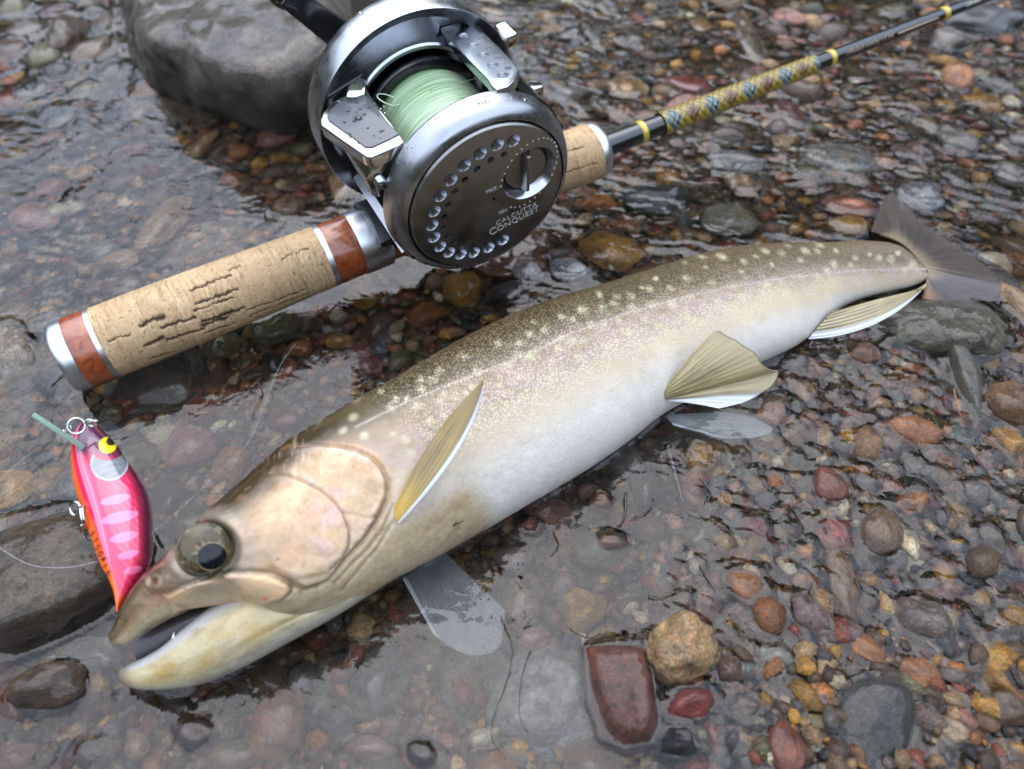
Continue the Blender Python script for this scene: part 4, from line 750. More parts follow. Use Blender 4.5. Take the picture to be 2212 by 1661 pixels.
# ---------------- fins
M_fin, t_, b_ = nt('fin_membrane'); vc = N(t_, 'ShaderNodeVertexColor', layer_name='Col'); mk = N(t_, 'ShaderNodeVertexColor', layer_name='Msk'); sp = N(t_, 'ShaderNodeSeparateColor'); LK(t_, mk.outputs[0], sp.inputs[0])
LK(t_, vc.outputs[0], b_.inputs['Base Color']); b_.inputs['Roughness'].default_value = .35; b_.inputs['Coat Weight'].default_value = .4; b_.inputs['Coat Roughness'].default_value = .15; LK(t_, sp.outputs[0], b_.inputs['Alpha'])
def surf_depth(u, v):
    k = BI['pick'](u, v)[2]; return (BI['P'].reshape(-1, 3)[k] - EYE) @ FW
def fin(name, base, tip, paint, nray, label=None, mid=None, thick=.035, curve=0., na=150, nb=70, rag=.0, alpha=None):
    """base, tip : lists of 3-D points (root line and free edge, matched)"""
    Bs = spline(base, na); Tp = spline(tip, na); a = np.linspace(0, 1, na)[:, None]; b = np.linspace(0, 1, nb)[None]
    AA = np.repeat(a, nb, 1); BB = np.repeat(b, na, 0)
    L = 1 - rag * (vn(AA * nray * .9, AA * 0, 3) - .5) * 2 * 1.0
    BL = BB * np.where(True, L, 1)
    Md = spline(mid, na) if mid is not None else (Bs + Tp) / 2; b3 = BL[..., None]
    P = Bs[:, None] * (1 - b3) ** 2 + 2 * Md[:, None] * b3 * (1 - b3) + Tp[:, None] * b3 ** 2
    d1 = np.gradient(P, axis=0); d2 = np.gradient(P, axis=1); n = np.cross(d1, d2); n /= np.linalg.norm(n, axis=2)[..., None] + 1e-9; n *= np.sign(np.sum(n * (EYE - P), 2))[..., None]
    P = P + n * (curve * np.sin(math.pi * AA) * BB + curve * .5 * np.sin(math.pi * BB))[..., None]
    fork = AA * nray + .12 * np.sin(BB * 3 + AA * 9)
    ray_ = np.sin(fork * 2 * math.pi) * (1 - sstep(.45, .6, BB)) + np.sin(fork * 4 * math.pi) * sstep(.45, .6, BB)
    tk = thick * (1 - .75 * BB) * (.6 + .4 * (ray_ * .5 + .5)) + .004
    Pf = P + n * tk[..., None]; Pb = P - n * tk[..., None]
    c, al = paint(AA, BB, ray_); V = np.concatenate([Pf.reshape(-1, 3), Pb.reshape(-1, 3)]); k = na * nb
    F1 = gridF(na, nb); F2 = flip(F1) + k
    i = np.arange(nb - 1); j = np.arange(na - 1)
    E = [np.stack([i, i + 1, i + 1 + k, i + k], 1), np.stack([(na - 1) * nb + i + 1, (na - 1) * nb + i, (na - 1) * nb + i + k, (na - 1) * nb + i + 1 + k], 1), np.stack([j * nb + nb - 1, (j + 1) * nb + nb - 1, (j + 1) * nb + nb - 1 + k, j * nb + nb - 1 + k], 1)]
    cc = np.clip(c, 0, 1).reshape(-1, 3); aa = np.repeat(al.reshape(-1, 1), 3, 1)
    o = put(name, V, np.concatenate([F1, F2] + E), M_fin, fish, cols=np.concatenate([cc, cc]), msk=np.concatenate([aa, aa]))
    if label: o['label'] = label
    return o
def fin_paint(base, ray_dark, tipc, edge=None, ew=.1, alpha=(1, .95), edge_side=1, basec=None):
    def f(AA, BB, ry):
        lerp = lambda c, d, w: c + (np.array(d) - c) * np.clip(w, 0, 1)[..., None]
        c = np.empty(AA.shape + (3,)); c[:] = base; n = fbm(AA * 5, BB * 3, 41); n2 = fbm(AA * 26, BB * 2.5, 42)
        c = lerp(c, ray_dark, sstep(-.1, .8, ry) * .55); c = lerp(c, ray_dark, sstep(.45, .75, n) * .5); c = lerp(c, tipc, sstep(.55, 1, BB) * .6); c *= (.8 + .4 * n2)[..., None]
        if basec is not None: c = lerp(c, basec, sstep(.3, .0, BB))
        if edge is not None:
            e = AA if edge_side else 1 - AA; e = e + .02 * (n - .5)
            c = lerp(c, edge, sstep(1 - ew - .015, 1 - ew + .015, e)); c = lerp(c, (.03, .03, .03), np.exp(-((e - (1 - ew)) / .018) ** 2) * .35)
        al = alpha[0] + (alpha[1] - alpha[0]) * BB; return c, np.clip(al + .15 * (ry * .5), 0, 1)
    return f
def off(L): return [RZ(u, v, surf_depth(u, v) - o) for u, v, o in L]
# raised near pectoral fin
def offb(L): return [RZ(u, v, surf_depth(min(u, 950), max(v, 950)) - o) for u, v, o in L]
fin('pectoral_fin', off([(852, 1098, .0), (853, 1108, .0), (854, 1118, .03), (857, 1126, .05), (862, 1130, .08)]),
    offb([(1036, 832, 1.1), (1040, 826, 1.2), (1043, 822, 1.3), (1044, 830, 1.4), (1043, 840, 1.5)]),
    fin_paint((.36, .25, .09), (.11, .08, .04), (.26, .20, .11), (.60, .62, .65), .15, (1, .95), basec=(.52, .34, .06)), 8, 'raised near-side pectoral fin, amber brown with a pale edge',
    offb([(930, 925, .7), (950, 925, .8), (975, 935, .95), (1005, 950, 1.1), (1028, 960, 1.2)]), .04, .0)
# far pectoral fin spread under the water surface
fin('pectoral_fin', [G(u, v, z) for u, v, z in [(870, 1252, -.1), (890, 1238, -.1), (915, 1222, -.1), (938, 1208, -.1), (962, 1196, -.1)]],
    [G(u, v, z) for u, v, z in [(936, 1372, -.3), (975, 1402, -.3), (1025, 1420, -.3), (1078, 1400, -.3), (1092, 1320, -.3)]],
    fin_paint((.24, .26, .27), (.15, .17, .18), (.32, .35, .37), (.70, .74, .78), .10, (.42, .22), edge_side=0), 13, 'submerged far-side pectoral fin, pale translucent grey', None, .02, .0)
# pelvic fins
ub = off([(1440, 838, 0), (1436, 848, 0), (1436, 858, 0), (1442, 864, 0)])
fin('pelvic_fin', ub, [RZ(u, v, surf_depth(1440, 850) - o) for u, v, o in [(1512, 770, .5), (1545, 717, .9), (1575, 722, 1.1), (1596, 731, 1.2), (1618, 750, 1.3), (1640, 772, 1.35), (1664, 788, 1.4), (1686, 798, 1.3), (1664, 834, 1.2), (1615, 868, 1.0), (1550, 882, .7)]],
    fin_paint((.40, .31, .15), (.12, .10, .05), (.42, .34, .19), (.60, .62, .65), .15, (1, .9)), 10, 'raised pelvic fin, olive rays with a white leading edge', None, .035, .15, rag=.035)
fin('pelvic_fin', [G(u, v, 0.05) for u, v in [(1440, 895), (1442, 903), (1448, 911), (1455, 918)]], [G(u, v, -.12) for u, v in [(1560, 892), (1610, 900), (1650, 915), (1667, 934), (1625, 948), (1560, 948), (1500, 935)]],
    fin_paint((.26, .28, .28), (.16, .18, .19), (.30, .32, .34), (.60, .62, .65), .22, (.65, .45)), 10, 'submerged pelvic fin, faint and bluish under the water', None, .02)
# anal fin
fin('anal_fin', [RZ(u, v, surf_depth(1760, 706) - o) for u, v, o in [(1796, 674, .0), (1780, 692, .0), (1762, 712, .0), (1746, 732, -.1)]],
    [G(u, v, z) for u, v, z in [(1996, 624, 1.25), (2000, 618, 1.25), (2004, 612, 1.22), (2006, 608, 1.2)]],
    fin_paint((.34, .27, .13), (.11, .095, .05), (.30, .24, .12), (.60, .62, .65), .24, (1, 1)), 8, 'anal fin folded along the belly, olive with a broad white edge',
    [G(u, v, z) for u, v, z in [(1900, 645, 1.3), (1905, 662, 1.3), (1910, 695, 1.15), (1915, 725, .95)]], .05, .04)
# tail fin
fin('tail_fin', [G(u, v, z) for u, v, z in [(1905, 508, .9), (1945, 525, .95), (1975, 552, .95), (1996, 580, .95), (2003, 605, .9)]],
    [G(u, v, z) for u, v, z in [(1882, 500, .35), (1898, 455, .1), (1925, 412, -.05), (1950, 434, -.1), (2001, 480, -.1), (2070, 522, -.1), (2128, 562, -.1), (2190, 602, -.1), (2196, 640, -.1), (2090, 652, .1), (1992, 645, .4)]],
    fin_paint((.075, .056, .046), (.03, .025, .022), (.10, .075, .06), (.26, .13, .06), .04, (1, .78), basec=(.20, .15, .09)), 16, 'dark spread tail fin with an orange lower edge', None, .03, .0, rag=.03)
FISHPIX = BODY
# ================================================================== the rod
M_silver = plain('brushed_aluminium', (.68, .70, .73), .32, 1, bump=.06, bscale=900, var=.05)
M_wood, t_, b_ = nt('burl_wood')
tc = N(t_, 'ShaderNodeTexCoord'); mp = N(t_, 'ShaderNodeMapping'); mp.inputs['Scale'].default_value = (260, 260, 260); LK(t_, tc.outputs['Object'], mp.inputs[0])
n1 = N(t_, 'ShaderNodeTexNoise', i_Scale=1.0, i_Detail=8.0, i_Distortion=1.3); LK(t_, mp.outputs[0], n1.inputs['Vector'])
cr = N(t_, 'ShaderNodeValToRGB'); cr.color_ramp.elements[0].color = (.15, .022, .006, 1); cr.color_ramp.elements[0].position = .3
cr.color_ramp.elements[1].color = (.42, .105, .022, 1); cr.color_ramp.elements[1].position = .75
LK(t_, n1.outputs[0], cr.inputs[0]); LK(t_, cr.outputs[0], b_.inputs['Base Color']); b_.inputs['Roughness'].default_value = .35; b_.inputs['Coat Weight'].default_value = 1; b_.inputs['Coat Roughness'].default_value = .12
M_cork = painted('cork', .6, 0, .3, .5, 1500, grain=.14)
M_black = plain('black_gloss_lacquer', (.008, .008, .009), .2, 0, .9)
M_dark = plain('dark_grey_metal', (.055, .056, .06), .33, .6, bump=.05, bscale=1200)
M_gold = plain('gold_thread', (.55, .40, .06), .35, .35, .6)
M_thread = painted('braided_thread', .3, .8, .5, .3, 2000)
RA = G(150, 770, 1.25); RB = G(1320, 311, 3.1); RR = unit(RB - RA)          # rod axis
rod = thing('fishing_rod', 'fishing rod with cork grip, red wood rings and a gold braided black blank', 'fishing rod', RA)
def rlathe(name, prof, mat, n=96, parent=rod):
    V, Fc = lathe(prof, RA, RR, n); return autosmooth(put(name, V, flip(Fc), mat, parent), 40)
rlathe('butt_cap', [(-.28, 0), (-.3, .6), (-.27, 1.05), (-.22, 1.28), (-.12, 1.345), (.0, 1.36), (.32, 1.36), (.32, 1.2)], M_silver)
rlathe('wood_ring', [(.32, 1.2), (.325, 1.35), (.4, 1.365), (1.05, 1.365), (1.12, 1.35), (1.125, 1.2)], M_wood)
rlathe('metal_ring', [(1.125, 1.2), (1.13, 1.37), (1.3, 1.37), (1.305, 1.2)], M_silver)
rlathe('metal_ring', [(9.78, 1.1), (9.785, 1.24), (9.98, 1.24), (9.985, 1.1)], M_silver)
rlathe('wood_ring', [(9.985, 1.1), (9.99, 1.23), (10.05, 1.24), (11.05, 1.24), (11.1, 1.23), (11.105, 1.1)], M_wood)
rlathe('lock_ring', [(11.105, 1.1), (11.11, 1.25), (11.2, 1.27), (11.72, 1.27), (11.74, 1.24), (11.78, 1.24), (11.8, 1.27), (12.25, 1.26), (12.34, 1.2), (12.35, .9)], M_silver)
for ang in (.6, 1.45, 2.3):   # dimples as small proud rivets on the lock ring
    x = unit(np.cross(RR, [0.13, 0.21, .97])); y = np.cross(RR, x); q = ang
    nrm = unit(np.cos(q) * np.array([-.2, -.6, .75]) + np.sin(q) * np.cross(RR, [-.2, -.6, .75])) if False else None
# cork handles : fine grids with real cracks
def cork(name, s0, s1, prof, cracks, seams, seed):
    ns, na = int((s1 - s0) * 46), 210
    s = np.linspace(s0, s1, ns); th = np.linspace(0, 2 * math.pi, na, endpoint=False)
    x = unit(np.cross(RR, EYE - RA)); y = np.cross(x, RR); y *= np.sign(y @ (EYE - RA))
    rad = np.interp(s, *zip(*prof)); SS, TT = np.meshgrid(s, th, indexing='ij')
    R0 = np.repeat(rad[:, None], na, 1); dirs = np.cos(TT)[..., None] * y + np.sin(TT)[..., None] * x
    base = RA + SS[..., None] * RR + R0[..., None] * dirs
    pj = PROJ(base.reshape(-1, 3)); face = (np.abs(np.angle(np.exp(1j * TT))) < 1.45).ravel()
    idx = np.where(face)[0]
    def pick(u, v):
        k = idx[np.argmin((pj[idx, 0] - u) ** 2 + (pj[idx, 1] - v) ** 2)]; return SS.ravel()[k], np.angle(np.exp(1j * TT.ravel()[k]))
    col = np.empty((ns, na, 3)); A_ = TT * 1.25
    g = fbm(SS * 1.1, A_ * 2.4 + np.sin(SS) * .3, seed); g2 = fbm(SS * 9, A_ * 1.6, seed + 5); g3 = fbm(SS * 7, A_ * 7, seed + 9)
    tan = np.array([.46, .31, .165]); dk = np.array([.28, .155, .06]); lt = np.array([.53, .37, .20])
    col[:] = tan; col += (lt - tan) * sstep(.5, .75, g)[..., None]; col += (dk - col) * (sstep(.52, .8, g2) * .5)[..., None]; col *= (.86 + .28 * g3)[..., None]
    for i, sm in enumerate(seams):        # each disc of cork has its own tone
        lo = seams[i - 1] if i else s0
        m_ = ((SS >= lo) & (SS < sm)); tone = .86 + .25 * ((i * .618 + seed * .3) % 1); col[m_] *= tone
    dep = np.zeros((ns, na))
    ww = SS + .05 * np.sin(A_ * 5) + .08 * (vn(A_ * 3, SS * .5, seed) - .5)
    for sm in seams: 
        l_ = np.exp(-((ww - sm) / .018) ** 2); dep += .012 * l_; col *= (1 - .35 * l_)[..., None]
    # growth lines
    gl = sstep(.86, .97, np.sin(ww * 30 + 4 * vn(A_ * 2, ww * 2, seed + 3)) * .5 + .5) * sstep(.45, .65, fbm(SS * .9, A_ * 1.5, seed + 7)); col *= (1 - .30 * gl)[..., None]; dep += .008 * gl
    for (x1, y1, x2, y2, w) in cracks:
        a, b = pick(x1, y1), pick(x2, y2)
        t0 = TT * 1.25; P2 = np.stack([SS, np.angle(np.exp(1j * TT)) * 1.25], -1); A2 = np.array([a[0], a[1] * 1.25]); B2 = np.array([b[0], b[1] * 1.25]); d = B2 - A2; L = np.linalg.norm(d)
        h = np.clip(((P2 - A2) @ d) / L ** 2, 0, 1); wob = .09 * (fbm(SS * 4, A_ * 0 + x1, seed + 1) - .5) + .035 * (vn(SS * 18, A_ * 0 + x1) - .5)
        dd = np.linalg.norm(P2 - A2 - h[..., None] * d, axis=-1); sd_ = (P2 - A2) @ np.array([-d[1], d[0]]) / L
        dd = np.where((h > 0) & (h < 1), np.abs(sd_ + wob * 2), dd)
        wc = w * (.2 + 1.1 * vn(SS * 5, A_ * 0 + y1, 4)); m_ = np.exp(-(dd / (wc * .0125 + .004)) ** 2)
        dep += .07 * m_; col += (np.array([.035, .017, .009]) - col) * np.clip(m_ * 1.15, 0, 1)[..., None]
    pits = sstep(.86, .92, vn(SS * 13, A_ * 13, seed + 11)); dep += .02 * pits; col *= (1 - .45 * pits)[..., None]
    dep += .01 * (g3 - .5)
    V = base - dirs * np.clip(dep, -.02, .12)[..., None]
    V = V.reshape(-1, 3); Fc = gridF(ns, na, True)
    return put(name, V, flip(Fc), M_cork, rod, cols=np.clip(col, 0, 1).reshape(-1, 3))
_z = lambda L: [(.39063 * a, 432 + .39063 * b, .39063 * c, 432 + .39063 * d, w) for a, b, c, d, w in L]
cork('cork_grip', 1.305, 9.78, [(1.3, 1.345), (3, 1.36), (5.5, 1.33), (8, 1.27), (9.8, 1.235)],
     _z([(775, 700, 905, 650, 6), (895, 708, 1080, 650, 4), (925, 772, 1112, 715, 4), (800, 806, 900, 765, 6), (1050, 500, 1180, 452, 3), (1180, 450, 1282, 420, 3),
         (1080, 577, 1312, 497, 4), (1075, 612, 1290, 540, 3), (1120, 672, 1352, 598, 6), (1130, 695, 1260, 652, 8), (1362, 612, 1692, 492, 3), (1380, 645, 1700, 522, 2.5),
         (840, 876, 965, 840, 3), (690, 528, 745, 514, 3), (1130, 738, 1300, 682, 3), (1265, 386, 1330, 370, 2.5), (1080, 730, 1130, 715, 3), (600, 780, 720, 742, 1.5), (1640, 290, 1700, 270, 2), (1560, 330, 1600, 300, 1.5)]),
     [2.95, 4.15, 5.35, 6.55, 8.65], 2)
cork('cork_foregrip', 18.4, 22.15, [(18.4, 1.1), (20, 1.17), (21.2, 1.22), (22.15, 1.22)],
     [(1222, 330, 1262, 318, 2), (1225, 372, 1290, 350, 1.5)], [19.5, 20.9], 5)
rlathe('winding_check', [(22.15, 1.1), (22.155, 1.2), (22.3, 1.22), (22.5, 1.19), (22.62, 1.08), (22.7, .85), (22.72, .45)], M_silver)
# seat : red wood barrel with a dark hood, trigger below
rlathe('reel_seat', [(12.3, 1.12), (12.9, 1.16), (14.5, 1.1), (17, 1.0), (18.5, 1.08)], M_wood)
up_ = unit(UP + FW * -.2); dn_ = unit(-np.array([0, .25, .97]) + RR * .1)
bm = hull_bm([tuple(RA + RR * s_ + dn_ * d_ + np.cross(RR, dn_) * w_ - RA) for s_, d_ in ((13.0, .7), (16.4, .7), (13.6, 1.75), (14.9, 2.1), (14.3, 2.25)) for w_ in (-.32, .32)], .12, 3); bm_out('trigger', bm, M_wood, rod, T=lambda V: V + RA)
def blank_r(s): return np.interp(s, [22, 26, 35, 45, 70, 120], [.50, .46, .36, .28, .2, .1])
sb = np.linspace(22.6, 120, 60); 
rlathe('blank', [(22.6, .3)] + [(q, blank_r(q)) for q in sb] + [(120, 0)], M_black, 40)
for c0, w in ((24.75, .3), (35.6, .3), (43.0, .35)):
    rr = blank_r(c0); rlathe('gold_band', [(c0 - w / 2, rr), (c0 - w / 2 + .05, rr + .045), (c0 + w / 2 - .05, rr + .045), (c0 + w / 2, rr)], M_gold, 40)
# braided wrap
s = np.linspace(25.8, 34.6, 620); th = np.linspace(0, 2 * math.pi, 120, endpoint=False); SS, TT = np.meshgrid(s, th, indexing='ij')
Pm = 2.1; ph = (SS / Pm) % 1; 
x = unit(np.cross(RR, EYE - RA)); y = np.cross(x, RR); y *= np.sign(y @ (EYE - RA))
k_ = 1; d1 = (SS / Pm + TT / (2 * math.pi) * k_) ; d2 = (SS / Pm - TT / (2 * math.pi) * k_)
e1 = np.abs((d1 % 1) - .5) * 2; e2 = np.abs((d2 % 1) - .5) * 2
over = ((np.floor(d1 * 6) + np.floor(d2 * 6)) % 2 == 0)
fr = np.where(over, np.sin(d1 * 2 * math.pi * 18), np.sin(d2 * 2 * math.pi * 18)); ed = np.where(over, np.abs((d1 * 6) % 1 - .5), np.abs((d2 * 6) % 1 - .5)) * 2
col = np.empty(SS.shape + (3,)); col[:] = (.36, .25, .025)
col *= (.75 + .25 * fr)[..., None]; tea = (np.maximum(e1, e2) < .40); col[tea] = (.025, .06, .06); 
wl = tea & ((np.abs(((d1 * 8) % 1) - .5) < .06) | (np.abs(((d2 * 8) % 1) - .5) < .06)); col[wl] = (.3, .34, .3)
brn = (~tea) & (np.minimum(e1, e2) > .7); col[brn] *= np.array([.5, .3, .5]); col *= (1 - .9 * sstep(.62, .95, ed))[..., None]
rad = (blank_r(SS) + .05) * np.minimum(1, 1.0) + .035 * (1 - ed ** 2)
V = RA + SS[..., None] * RR + rad[..., None] * (np.cos(TT)[..., None] * y + np.sin(TT)[..., None] * x)
put('thread_wrap', V.reshape(-1, 3), flip(gridF(len(s), len(th), True)), M_thread, rod, cols=np.clip(col, 0, 1).reshape(-1, 3))
# fine script lettering on the blank, too small to be read : little loops of gilt line
for nm, s0, s1, amp, mcol, off in (('gilt_script', 36.3, 39.3, .09, (.45, .33, .22), .15), ('gilt_script', 44.2, 49.5, .06, (.6, .6, .5), .1)):
    mt = plain('script_ink', mcol, .4, .3); Vs = []; Fs = []; nrm0 = unit(y + x * off); c = 0
    q = s0; r_ = random.Random(3)
    while q < s1:
        w = r_.uniform(.05, .14); h = amp * r_.uniform(.6, 1.7); pts = []
        for a in np.linspace(0, 2 * math.pi * r_.choice([.6, .8, 1.3]), 10):
            ss = q + w * .5 + w * .5 * math.cos(a + 2); an = off + (h * math.sin(a)) / blank_r(q)
            pts.append(RA + RR * ss + (blank_r(ss) + .006) * (math.cos(an) * y + math.sin(an) * x))
        v, f = tube(pts, .009, 4); Fs += [tuple(i + c for i in g) for g in f]; Vs.append(v); c += len(v); q += w * r_.choice([1.1, 1.2, 1.9])
    props(put(nm, np.concatenate(Vs), Fs, mt, rod), kind=None)
an0 = .3; pts = [RA + RR * q + (blank_r(q) + .004) * (math.cos(an0) * y + math.sin(an0) * x) for q in np.linspace(39.6, 42.3, 6)]
v, f = tube(pts, .03, 6); put('gilt_stripe', v, f, plain('gilt_paint', (.5, .38, .26), .35, .3), rod)
# ================================================================== the reel
def metal(name, col, rough, scale=1.0):
    """turned metal: fine marks round the reel's own axis"""
    m, t, b = nt(name); b.inputs['Metallic'].default_value = 1; 
    tc = N(t, 'ShaderNodeTexCoord'); dt = N(t, 'ShaderNodeVectorMath', operation='DOT_PRODUCT'); dt.inputs[1].default_value = tuple(RN)
    LK(t, tc.outputs['Object'], dt.inputs[0]); no = N(t, 'ShaderNodeTexNoise', noise_dimensions='1D', i_Scale=4500.0 * scale, i_Detail=3.0); LK(t, dt.outputs['Value'], no.inputs['W'])
    n2 = N(t, 'ShaderNodeTexNoise', i_Scale=160.0, i_Detail=4.0); LK(t, tc.outputs['Object'], n2.inputs['Vector'])
    bp = N(t, 'ShaderNodeBump', i_Strength=.16, i_Distance=.0001); LK(t, no.outputs[0], bp.inputs['Height']); LK(t, bp.outputs[0], b.inputs['Normal'])
    mr = N(t, 'ShaderNodeMapRange'); mr.inputs[1].default_value = .3; mr.inputs[2].default_value = .7; mr.inputs[3].default_value = rough * .8; mr.inputs[4].default_value = rough * 1.35; LK(t, n2.outputs[0], mr.inputs[0]); LK(t, mr.outputs[0], b.inputs['Roughness'])
    mx = N(t, 'ShaderNodeMix', data_type='RGBA'); mx.inputs[6].default_value = (*[c * .85 for c in col], 1); mx.inputs[7].default_value = (*[min(1, c * 1.1) for c in col], 1); LK(t, n2.outputs[0], mx.inputs[0]); LK(t, mx.outputs[2], b.inputs['Base Color'])
    return m
RC = np.array([-.77, 22.8, 6.05])
RN = np.array([.51, -.853, -.113]); RN -= RR * (RN @ RR); RN = unit(RN); RU = np.cross(RR, RN); RU *= np.sign(RU[2])
def rl(p):
    p = np.atleast_2d(p).astype(float); return RC + p[:, :1] * RR + p[:, 1:2] * RU + p[:, 2:3] * RN      # (along rod, up, towards palm side)
M_steel = metal('turned_steel', (.50, .51, .53), .27)
M_palm = metal('smoked_steel', (.40, .405, .42), .27)
M_plate = metal('brown_black_plate', (.33, .315, .30), .36)
M_inner = metal('inner_steel', (.30, .33, .31), .3)
M_chrome = plain('polished_chrome', (.62, .61, .58), .13, 1, bump=.03, bscale=500)
M_mill = plain('milled_edge', (.50, .52, .55), .22, 1)
M_pad = plain('soft_grey_pad', (.045, .05, .058), .3, 0, .35, .12, 2500)
M_mark = plain('white_print', (.50, .49, .47), .5)
M_gloss = plain('black_anodised', (.012, .012, .014), .18, .3, .5)
reel = thing('fishing_reel', 'round steel baitcasting reel wound with pale green line, seated on the rod', 'fishing reel', RC)
def rlt(name, prof, mat, n=160, ang=30):
    V, Fc = lathe(prof, RC, RN, n); return autosmooth(put(name, V, Fc, mat, reel), ang)
rlt('gear_side_frame', [(-6.95, 0), (-6.95, 3.3), (-6.9, 3.6), (-6.8, 3.8), (-6.65, 3.9), (-6.38, 3.93), (-6.36, 3.9), (-6.33, 3.93), (-5.38, 3.97), (-5.32, 3.94), (-5.62, 3.52), (-5.68, 3.46), (-6.2, 3.42), (-6.25, 2.7), (-6.25, 2.62)], M_steel)
rlt('bearing_collar', [(-6.25, 2.66), (-5.5, 2.64), (-5.42, 2.58), (-5.42, 2.46), (-5.5, 2.4), (-6.1, 2.38), (-6.1, .3)], M_mill)
rlt('spool_flange', [(-5.3, .3), (-5.3, 2.2), (-5.25, 2.3), (-5.12, 2.32), (-5.02, 2.28), (-4.95, 2.1), (-4.9, 1.2)], M_gloss)
rlt('spool_flange', [(-1.15, .3), (-1.15, 2.25), (-1.22, 2.3), (-1.32, 2.2), (-1.35, 1.2)], M_gloss)
# the wound line
t = np.linspace(-4.98, -1.3, 300); th = np.linspace(0, 2 * math.pi, 360, endpoint=False); TT, HH = np.meshgrid(t, th, indexing='ij')
st = vn(TT * 26 + HH * 2.2, HH * 1.2, 1) * .55 + vn(TT * 42 - HH * 5, HH * 1.7, 2) * .45
st = .25 + .55 * st
rad = 2.1 - .12 * sstep(-4.6, -5.0, TT) - .05 * sstep(-1.8, -1.3, TT) + .03 * np.sin(TT * 1.7) + .022 * (st - .5)
x = RR; yv = RU
V = RC + TT[..., None] * RN + rad[..., None] * (np.cos(HH)[..., None] * x + np.sin(HH)[..., None] * yv)
c0 = np.array([.10, .23, .075]); c1 = np.array([.50, .60, .44]); w = sstep(.25, .8, st) * .8 + .25 * (vn(TT * 1.3, HH * 1.5, 8) - .3)
w = w - .5 * sstep(-4.6, -4.98, TT) - .35 * sstep(-1.9, -1.3, TT)
col = c0 + (c1 - c0) * np.clip(w, 0, 1)[..., None]
put('wound_line', V.reshape(-1, 3), gridF(300, 360, True), painted('green_nylon_line', .3, .35, .5, coat_rough=.25), reel, cols=col.reshape(-1, 3))
ln = [rl([2.13 * math.cos(a), 2.13 * math.sin(a), -4.2 + .5 * math.sin(a * 3)])[0] for a in np.linspace(1.9, 3.0, 24)]
lp = [rl([-1.55 - .35 * math.cos(a), 1.75 + .2 * math.cos(a) + .05, -4.3 + .35 * math.sin(a)])[0] for a in np.linspace(0, 2 * math.pi, 26)]
v, f = tube(lp, .022, 6, True); put('loose_coil', v, f, plain('pale_line', (.5, .6, .42), .3, 0, .5), reel)
# palm side
rlt('palm_side_frame', [(-1.1, .3), (-1.1, 3.3), (-1.06, 3.42), (-.98, 3.46), (-.62, 3.42), (-.38, 3.33), (-.2, 3.2), (-.1, 3.06), (-.08, 2.98), (-.14, 2.95), (-.5, 2.94), (-.5, 0)], M_palm)
V, Fc = lathe([(-.45, 0), (-.45, 2.9), (-.09, 2.9), (-.03, 2.87), (.0, 2.84), (.0, 0)], RC, RN, 200)
plate = put('face_plate', V, Fc, M_plate, reel, smooth=False)
def cutter(parts):
    bm = bmesh.new(); mats = []
    for prof, (a, b), mt, n in parts:
        if mt not in mats: mats.append(mt)
        V, Fc = lathe(prof, rl([a, b, 0])[0] - RC, RN, n)
        V = V * S; vs = [bm.verts.new(p) for p in V]
        for q in Fc:
            try: fc = bm.faces.new([vs[i] for i in q]); fc.material_index = mats.index(mt)
            except ValueError: pass
    bmesh.ops.remove_doubles(bm, verts=bm.verts, dist=1e-7); bmesh.ops.recalc_face_normals(bm, faces=bm.faces)
    me = bpy.data.meshes.new('cut'); bm.to_mesh(me); bm.free(); [me.materials.append(m) for m in mats]
    o = bpy.data.objects.new('cut', me); COL.objects.link(o); o.location = Vector(RC) * S; return o
plate.parent = None; plate.location = Vector(RC) * S
BH = [(.96, 2.08), (.38, 2.16), (-.24, 2.07), (-.83, 1.84), (-1.34, 1.46), (-1.76, .98), (-2.04, .44), (-2.18, -.12), (-2.16, -.69), (-1.99, -1.23), (-1.68, -1.68), (-1.24, -2.01), (-.72, -2.2), (-.12, -2.26), (.48, -2.17)]
SH = [(.62, 1.66), (.12, 1.64), (-.38, 1.5), (-.84, 1.25), (-1.23, .91), (-1.52, .48), (-1.7, .02), (-1.76, -.46), (-1.67, -.91), (-1.46, -1.31), (-1.15, -1.64), (-.76, -1.87), (-.3, -1.98), (.2, -1.98)]
cuts = [([(-.36, 0), (-.36, .1), (-.3, .12), (.05, .26), (.05, 0)], p, M_mill, 28) for p in BH] + [([(-.3, 0), (-.3, .085), (.05, .13), (.05, 0)], p, M_steel, 20) for p in SH]
cuts += [([(-.12, 0), (-.12, .055), (.05, .055), (.05, 0)], (.18, -.05), M_black, 16)]
cuts += [([(-.4, 0), (-.4, .80), (-.34, .82), (.03, 1.06), (.03, 0)], (1.58, .44), M_mill, 90)]
boolean(plate, cutter(cuts)); 
for p in plate.data.polygons: p.use_smooth = False
autosmooth(plate, 28); [setattr(p, 'use_smooth', True) for p in plate.data.polygons]
plate.parent = reel; plate.location = (0, 0, 0)
V, Fc = lathe([(-.44, .0), (-.44, .79), (-.3, .79), (-.3, 0)], rl([1.58, .44, 0])[0], RN, 60); dial = autosmooth(put('brake_dial', V, Fc, M_plate, reel), 30)
bm = hull_bm([(1.36, -.36, -.3), (1.7, -.30, -.3), (1.74, 1.22, -.3), (1.4, 1.16, -.3), (1.47, -.33, .02), (1.56, -.30, .03), (1.6, 1.18, .03), (1.5, 1.13, .02)], .03, 2)
put_ = bm_out('dial_knob', bm, M_plate, reel, T=lambda V: rl(V)); 
